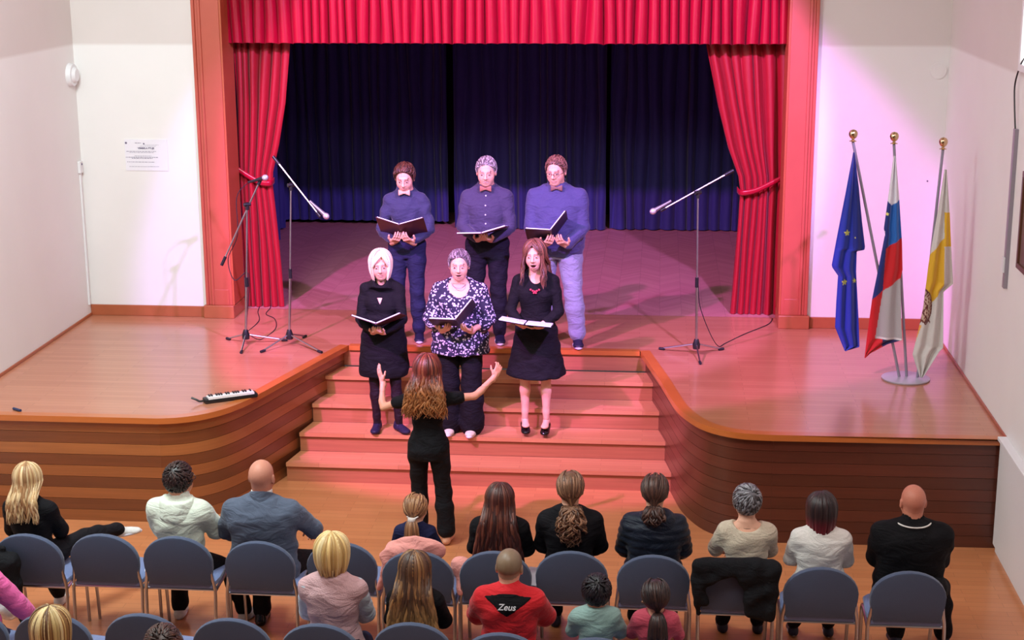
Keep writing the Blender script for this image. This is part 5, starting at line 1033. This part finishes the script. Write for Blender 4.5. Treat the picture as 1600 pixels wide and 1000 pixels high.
# girl with ponytail
k, r = seated(1.12, -.065, AY, 'girl with a light brown ponytail in a navy top, seated from behind', True, 1.0, lean=.05, hs=1.0, head=(-.1, .1, 0))
body(k, r, 'fair', legs=(0, 0), face=False, h=.012); hair(k, r, 'tail', [(150, 104, 70), (176, 130, 90), (124, 84, 58)], L=.24, seed=24, n=260, tie=(.0, -.10, -.045), rad=.0065); shirt(k, r, C_girl, 'top', inf=.014, sleeve=1.3, ph=2); trousers(k, r, C_jean, inf=.012); shoes(k, r, C_lw)
c = k['hc'] + k['HR'] @ V3(0, -.112, -.045); V, Q = isurf([Ell(c, (.026, .018, .02), None, .01), Cap(c, c + V3(.045, .01, .025), .01, .005, .01), Cap(c, c + V3(-.03, 0, .03), .01, .005, .01)], .005); npmesh('hair_clip', V, Q, mat('pearl_clip', (206, 196, 190), .3), r)
# woman, very long dark auburn hair
k, r = seated(1.32, .50, AY, 'woman with very long straight dark red brown hair over a black jacket', True, 1.28, lean=.06, head=(.0, .04, 0))
body(k, r, 'fair', legs=(0, 0), face=False); hair(k, r, 'long', [(66, 28, 24), (84, 38, 30), (52, 24, 22), (104, 54, 40)], L=.46, seed=25, n=330, wave=.006, spread=1.9, thmax=125, thick=.006, back=.145, rad=.010); shirt(k, r, C_blk, 'jacket', inf=.026, ph=5, thick=1.25); trousers(k, r, C_blk2, inf=.014); shoes(k, r, C_shoe)
# woman, curly ponytail
k, r = seated(1.59, .965, AY, 'woman in a black jacket with a low curly brown ponytail', True, 1.2, lean=.04, head=(.05, .0, 0))
body(k, r, 'fair', legs=(0, 0), face=False); hair(k, r, 'tail', [(120, 84, 62), (92, 62, 48), (148, 106, 80)], L=.25, seed=26, n=300, tie=(.01, -.088, -.085), rad=.0075, wave=.022, spread=1.7, curlf=60); shirt(k, r, C_blk2, 'jacket', inf=.022, ph=6, thick=1.2); trousers(k, r, C_dkp, inf=.014); shoes(k, r, C_shoe)
# quilted jacket
k, r = seated(1.57, 1.515, AY, 'person in a dark quilted jacket with hood and tied back brown hair', True, 1.2, lean=.06, head=(-.05, .04, 0))
body(k, r, 'fair', legs=(0, 0), face=False); hair(k, r, 'tail', [(70, 46, 40), (90, 60, 50), (54, 36, 34)], L=.11, seed=27, n=280, tie=(.0, -.10, -.07), rad=.0075, wave=.014, spread=1.3, curlf=60)
puff = lambda X, Y, Z: -.007 * np.abs(np.sin(Z * 3.14159 / .055 + .8 * X)) + .002 * np.sin(40 * X + 10 * Z) * np.sin(33 * Z + 8 * Y)
P = [Prof(k['hip'], k['T'], torso_rows(k, .034), .05)] + limb_prims(k, .030, (0, 1.9), (0, 0), .05) + [Cut(tR(k, 0, 0, -.1), (0, 0, -1))]; V, Q = isurf(P, .008, (), puff); o = npmesh('quilted_jacket', V, Q, C_puff, r)
n_ = k['neck']; garment('hood', k, o, C_puff, [Prof(n_ + V3(.02, -.05, -.055), Rx(.3), [(-.09, .09, .05, -.02), (-.03, .12, .075, -.02), (.03, .115, .08, 0), (.055, .09, .07, 0)], .03, 2.1)], .008, .003, 4); trousers(k, r, C_blk, inf=.018); shoes(k, r, C_shoe)
# grey cropped hair
k, r = seated(1.41, 2.115, AY - .0, 'person with silver topped cropped hair in a cream wide necked top', True, 1.22, lean=.08, head=(.22, .02, 0), hands=[(-.12, .30, .62, (-.9, -.4, -.5)), (.1, .32, .62, (.8, -.4, -.6))])
body(k, r, 'fair', legs=(0, 0), face=False); hair(k, r, 'short', [(120, 118, 124), (86, 80, 84), (60, 52, 54), (150, 150, 156)], L=.045, seed=28, n=300, thick=.006, rad=.0065); shirt(k, r, C_cream, 'top', inf=.016, sleeve=1.1, ph=3, scoop=((0, -.04, .545), (.125, .13, .10)), thick=1.35); trousers(k, r, C_blk2, inf=.016); shoes(k, r, C_shoe)
# dark red bob
k, r = seated(1.33, 2.59, AY - .03, 'woman with dark hair ending in red tips, wearing a white top', True, 1.38, lean=.08, head=(.15, .06, 0)); body(k, r, 'fair', legs=(0, 0), face=False)
hair(k, r, 'bob', [(44, 28, 30), (60, 36, 36), (34, 24, 28)], L=.17, seed=29, n=280, thmax=132, thick=.010, rad=.010, tip=((124, 26, 40), .62)); shirt(k, r, C_white, 'top', inf=.018, sleeve=1.2, ph=2, thick=1.35); trousers(k, r, C_blk2, inf=.016, length=1.8); shoes(k, r, C_shoe, msole=C_sole); glasses(k, r)
# bald man in black
k, r = seated(1.55, 3.165, AY - .03, 'bald man in a black polo with white collar line, rightmost in the front row', False, 1.55, lean=.06, head=(.12, .02, 0), feet=[(-.02, .30, 0, .05), (.3, .32, 0, -.1)]); body(k, r, 'ruddy', legs=(0, 0), face=False, jaw=1.1, scalp=((176, 104, 86), .5))
o = shirt(k, r, C_blk, 'polo', inf=.022, sleeve=1.3, ph=4, thick=1.35, collar=.012)
bm = bmesh.new(); n_ = k['neck']; pts = [(n_[0] + .112 * math.sin(a), n_[1] - .01 - .105 * math.cos(a), n_[2] - .015 + .012 * (1 - math.cos(a))) for a in np.linspace(-1.7, 1.7, 22)]; tube(bm, pts, .005, 6); bmobj('collar_line', bm, C_white, o, True); trousers(k, r, C_blk2, inf=.018); shoes(k, r, C_shoe)

# ================================================================ audience, second row
BY = -5.48
k, r = seated(1.55, -.375, BY, 'blonde bobbed woman in a dusty pink vest over pale sleeves', True, 1.12, lean=.03, head=(-.12, .0, 0)); body(k, r, 'fair', legs=(0, 0), face=False)
hair(k, r, 'bob', [(222, 190, 126), (196, 158, 96), (238, 214, 160)], L=.12, seed=31, n=280, thmax=135, thick=.010, rad=.009); shirt(k, r, C_lace, 'blouse', inf=.016, sleeve=1.9, ph=2, thick=1.25)
shirt(k, r, C_vest, 'vest', inf=.026, sleeve=.12, ph=1, collar=.03, thick=1.0, hem=-.11); trousers(k, r, C_jean, inf=.014)
k, r = seated(1.33, .12, BY, 'person with long wavy light brown hair over a black top', True, 1.0, lean=.0, head=(0, .0, 0)); body(k, r, 'fair', legs=(0, 0), face=False)
hair(k, r, 'long', [(92, 62, 44), (116, 80, 54), (74, 50, 38), (140, 100, 62)], L=.44, seed=32, n=360, wave=.008, spread=1.75, thmax=122, thick=.006, back=.145, rad=.0095, tip=((168, 124, 76), .6)); shirt(k, r, C_blk, 'top', inf=.018, ph=5, thick=1.2); trousers(k, r, C_blk2, inf=.014)
k, r = seated(1.39, .67, BY, 'person with buzz cut hair in a red track jacket with black yoke', False, 1.25, lean=.10, head=(-.1, .05, 0), hands=[(-.16, .32, .62, (-.9, -.4, -.6)), (.16, .32, .62, (.9, -.3, -.5))])
body(k, r, 'fair', legs=(0, 0), face=False, scalp=((132, 112, 92), .8)); V, Q = scalp_cap(k, -.0015); npmesh('hair', V, Q, M_hair, r, np.tile(np.array(lin((128, 106, 84))), (len(V), 1)))
jk = shirt(k, r, C_red, 'track_jacket', inf=.022, ph=3, thick=1.25, collar=.02); nz_ = k['neck'][2]
P = [Prof(k['hip'], k['T'], torso_rows(k, .0245), .05)] + limb_prims(k, .0245, (0, .4), (0, 0), .05, thick=1.25) + [Cut((0, -.03, 0), (0, 1, 0)), Cut((0, 0, nz_ - .155), (.75, 0, -1)), Cut((0, 0, nz_ - .155), (-.75, 0, -1)), Cut((0, 0, nz_ - .02), (0, 0, 1))]
yk = garment('yoke', k, jk, C_blk, P, .007, .003, 3)
zt = nz_ - .082; yt = snapY(yk, 0, zt, .03)
text('Zeus', .052, (0, yt - .018, zt), mat('white_print', (236, 236, 240), .5), jk, rot=(PI / 2 - .22, 0, 0), align='CENTER', bold=.0006, ext=.0012, shear=.25)
bm = bmesh.new(); pts = []
for x in np.linspace(-.03, .14, 12): z = nz_ - .285 - 2.6 * max(0, x + .01) ** 1.6 * .5; pts.append((x, snapY(jk, x, z, .016) - .001, z))
tube(bm, pts, .0045, 6); bmobj('white_piping', bm, C_white, jk, True); trousers(k, r, C_jean, inf=.016)
k, r = seated(1.02, 1.185, BY, 'boy with short black hair in a pale green shirt', False, 1.02, lean=.05, head=(-.05, .1, 0)); body(k, r, 'warm', legs=(0, 0), face=False, h=.012)
hair(k, r, 'short', [(20, 18, 26), (30, 28, 38), (14, 12, 18)], L=.04, seed=34, n=320, thick=.010, rad=.0065); shirt(k, r, C_mint, 'shirt', inf=.018, sleeve=.9, ph=3, thick=1.3, neckz=.5); trousers(k, r, C_jean, inf=.012)
k, r = seated(.99, 1.53, BY, 'girl with a dark low ponytail in a rose pink top', True, 1.12, lean=.06, head=(.1, .08, 0)); body(k, r, 'fair', legs=(0, 0), face=False, h=.012)
hair(k, r, 'tail', [(44, 28, 28), (62, 40, 36), (34, 22, 24)], L=.24, seed=35, n=280, tie=(.01, -.085, -.085), rad=.0075, spread=1.1, thick=.006); shirt(k, r, C_pink, 'top', inf=.016, sleeve=.9, ph=6, thick=1.3, scoop=((0, -.02, .54), (.085, .11, .07))); trousers(k, r, C_jean, inf=.012)
bm = bmesh.new(); c = k['hc'] + k['HR'] @ (V3(-.084, -.004, -.03) * k['hs']); lathe(bm, [(.002, -.008), (.008, -.004), (.008, .004), (.002, .008)], tuple(c), 10); bmobj('earring', bm, M_brass, r, True)
k, r = seated(1.42, -2.60, BY, 'person in a bright pink hooded top cut off by the left edge', True, 1.15, lean=.05, hands=[(-.1, .3, .62, (-.8, -.4, -.6)), (.26, .22, .56, (.9, -.4, -.4))]); body(k, r, 'fair', legs=(0, 0), face=False); hair(k, r, 'bob', [(96, 66, 50), (120, 84, 60)], L=.2, seed=36, n=150)
shirt(k, r, C_pinkh, 'hoodie', inf=.024, ph=2, thick=1.4); trousers(k, r, C_jean, inf=.014)
# third row: only tops of heads
k, r = seated(1.66, -1.60, -6.70, 'blonde streaked head at the lower left corner, seated in the third row', True, 1.05); body(k, r, 'fair', legs=(0, 0), face=False)
hair(k, r, 'bob', [(206, 176, 116), (150, 110, 62), (228, 204, 150), (112, 76, 44)], L=.15, seed=37, n=300, thmax=150, thick=.008, rad=.0085); shirt(k, r, C_blk2, 'top', ph=2)
k, r = seated(1.47, -1.0, -6.72, 'dark brown head just showing at the bottom edge in the third row', False, 1.0); body(k, r, 'fair', legs=(0, 0), face=False); hair(k, r, 'short', [(66, 40, 34), (84, 52, 42), (50, 32, 28)], L=.035, seed=38, n=300, thick=.01, rad=.0065); shirt(k, r, C_blk2, 'top', ph=2)

# ---------------------------------------------------------------- coats and bags on chairs
def blob(name, lab, cat, loc, prims, m, amp=.006, ph=1, h=.009):
    V, Q = isurf(prims, h, (), wrinkle(amp, ph)); o = npmesh(name, V, Q, m, None); o.location = loc; return tag(o, lab, cat)
E_ = lambda c, r, R_=None, k=.04: Ell(c, r, R_, k)
C_coat = cl('black_coat_cloth', (18, 18, 22), bump=.4)
blob('black_coat', 'black coat draped over the back of the chair under the cropped haired person', 'coat', (2.04, CY - .06, 0),
     [Box((0, -.245, .785), (.245, .045, .05), None, .04, .04), Box((-.235, -.265, .66), (.045, .035, .15), Ry(-.12), .03, .05), Box((.165, -.285, .63), (.095, .038, .19), Ry(.10), .035, .05), Cap((.02, -.285, .78), (.10, -.30, .50), .03, .03, .04), Cap((-.02, -.275, .78), (-.21, -.28, .68), .035, .03, .05), Cap((.20, -.31, .76), (.22, -.32, .46), .022, .02, .03), Cap((-.25, -.27, .60), (-.23, -.25, .46), .03, .02, .03)], C_coat, .009, 2)
blob('pink_jacket', 'light pink jacket laid over the chair behind the ponytailed girl', 'jacket', (0.0, CY - .08, 0),
     [Ell((-.02, -.17, .79), (.205, .035, .10)), Ell((-.10, -.20, .76), (.15, .035, .085)), Cap((-.20, -.19, .72), (-.27, -.12, .50), .03, .02, .03), Cap((.26, -.08, .66), (.30, -.02, .60), .065, .05, .03), Cap((.26, -.08, .64), (.27, -.16, .50), .04, .02, .03)], C_pinkj, .005, 1)
r = tag(empty('backpack', (-2.80, CY - .34, .0)), 'black backpack hanging on the leftmost chair', 'backpack')
V, Q = isurf([Box((0, 0, .52), (.15, .075, .20), None, .05, .02), E_((.0, -.06, .44), (.12, .05, .12)), Cap((-.05, .02, .74), (.05, .02, .74), .014, .014, .02), Cap((.12, -.02, .36), (.19, -.05, .22), .03, .02, .04)], .009, (), wrinkle(.006, 2)); npmesh('bag_body', V, Q, C_coat, r)
V, Q = isurf([E_((.10, -.10, .36), (.075, .05, .07)), E_((.13, -.11, .40), (.03, .02, .03))], .007, (), wrinkle(.008, 1)); npmesh('pouch', V, Q, mat('silver_foil', (190, 190, 196), .3, metal=.4, bump=.4, scale=40), r)
bm = bmesh.new(); tube(bm, smoothpath([(.10, -.1, .43), (.09, -.09, .50), (.07, -.085, .55)], 4), .004, 6); bmobj('strap', bm, M_white, r, True)
print('TRIS', TRI[0])
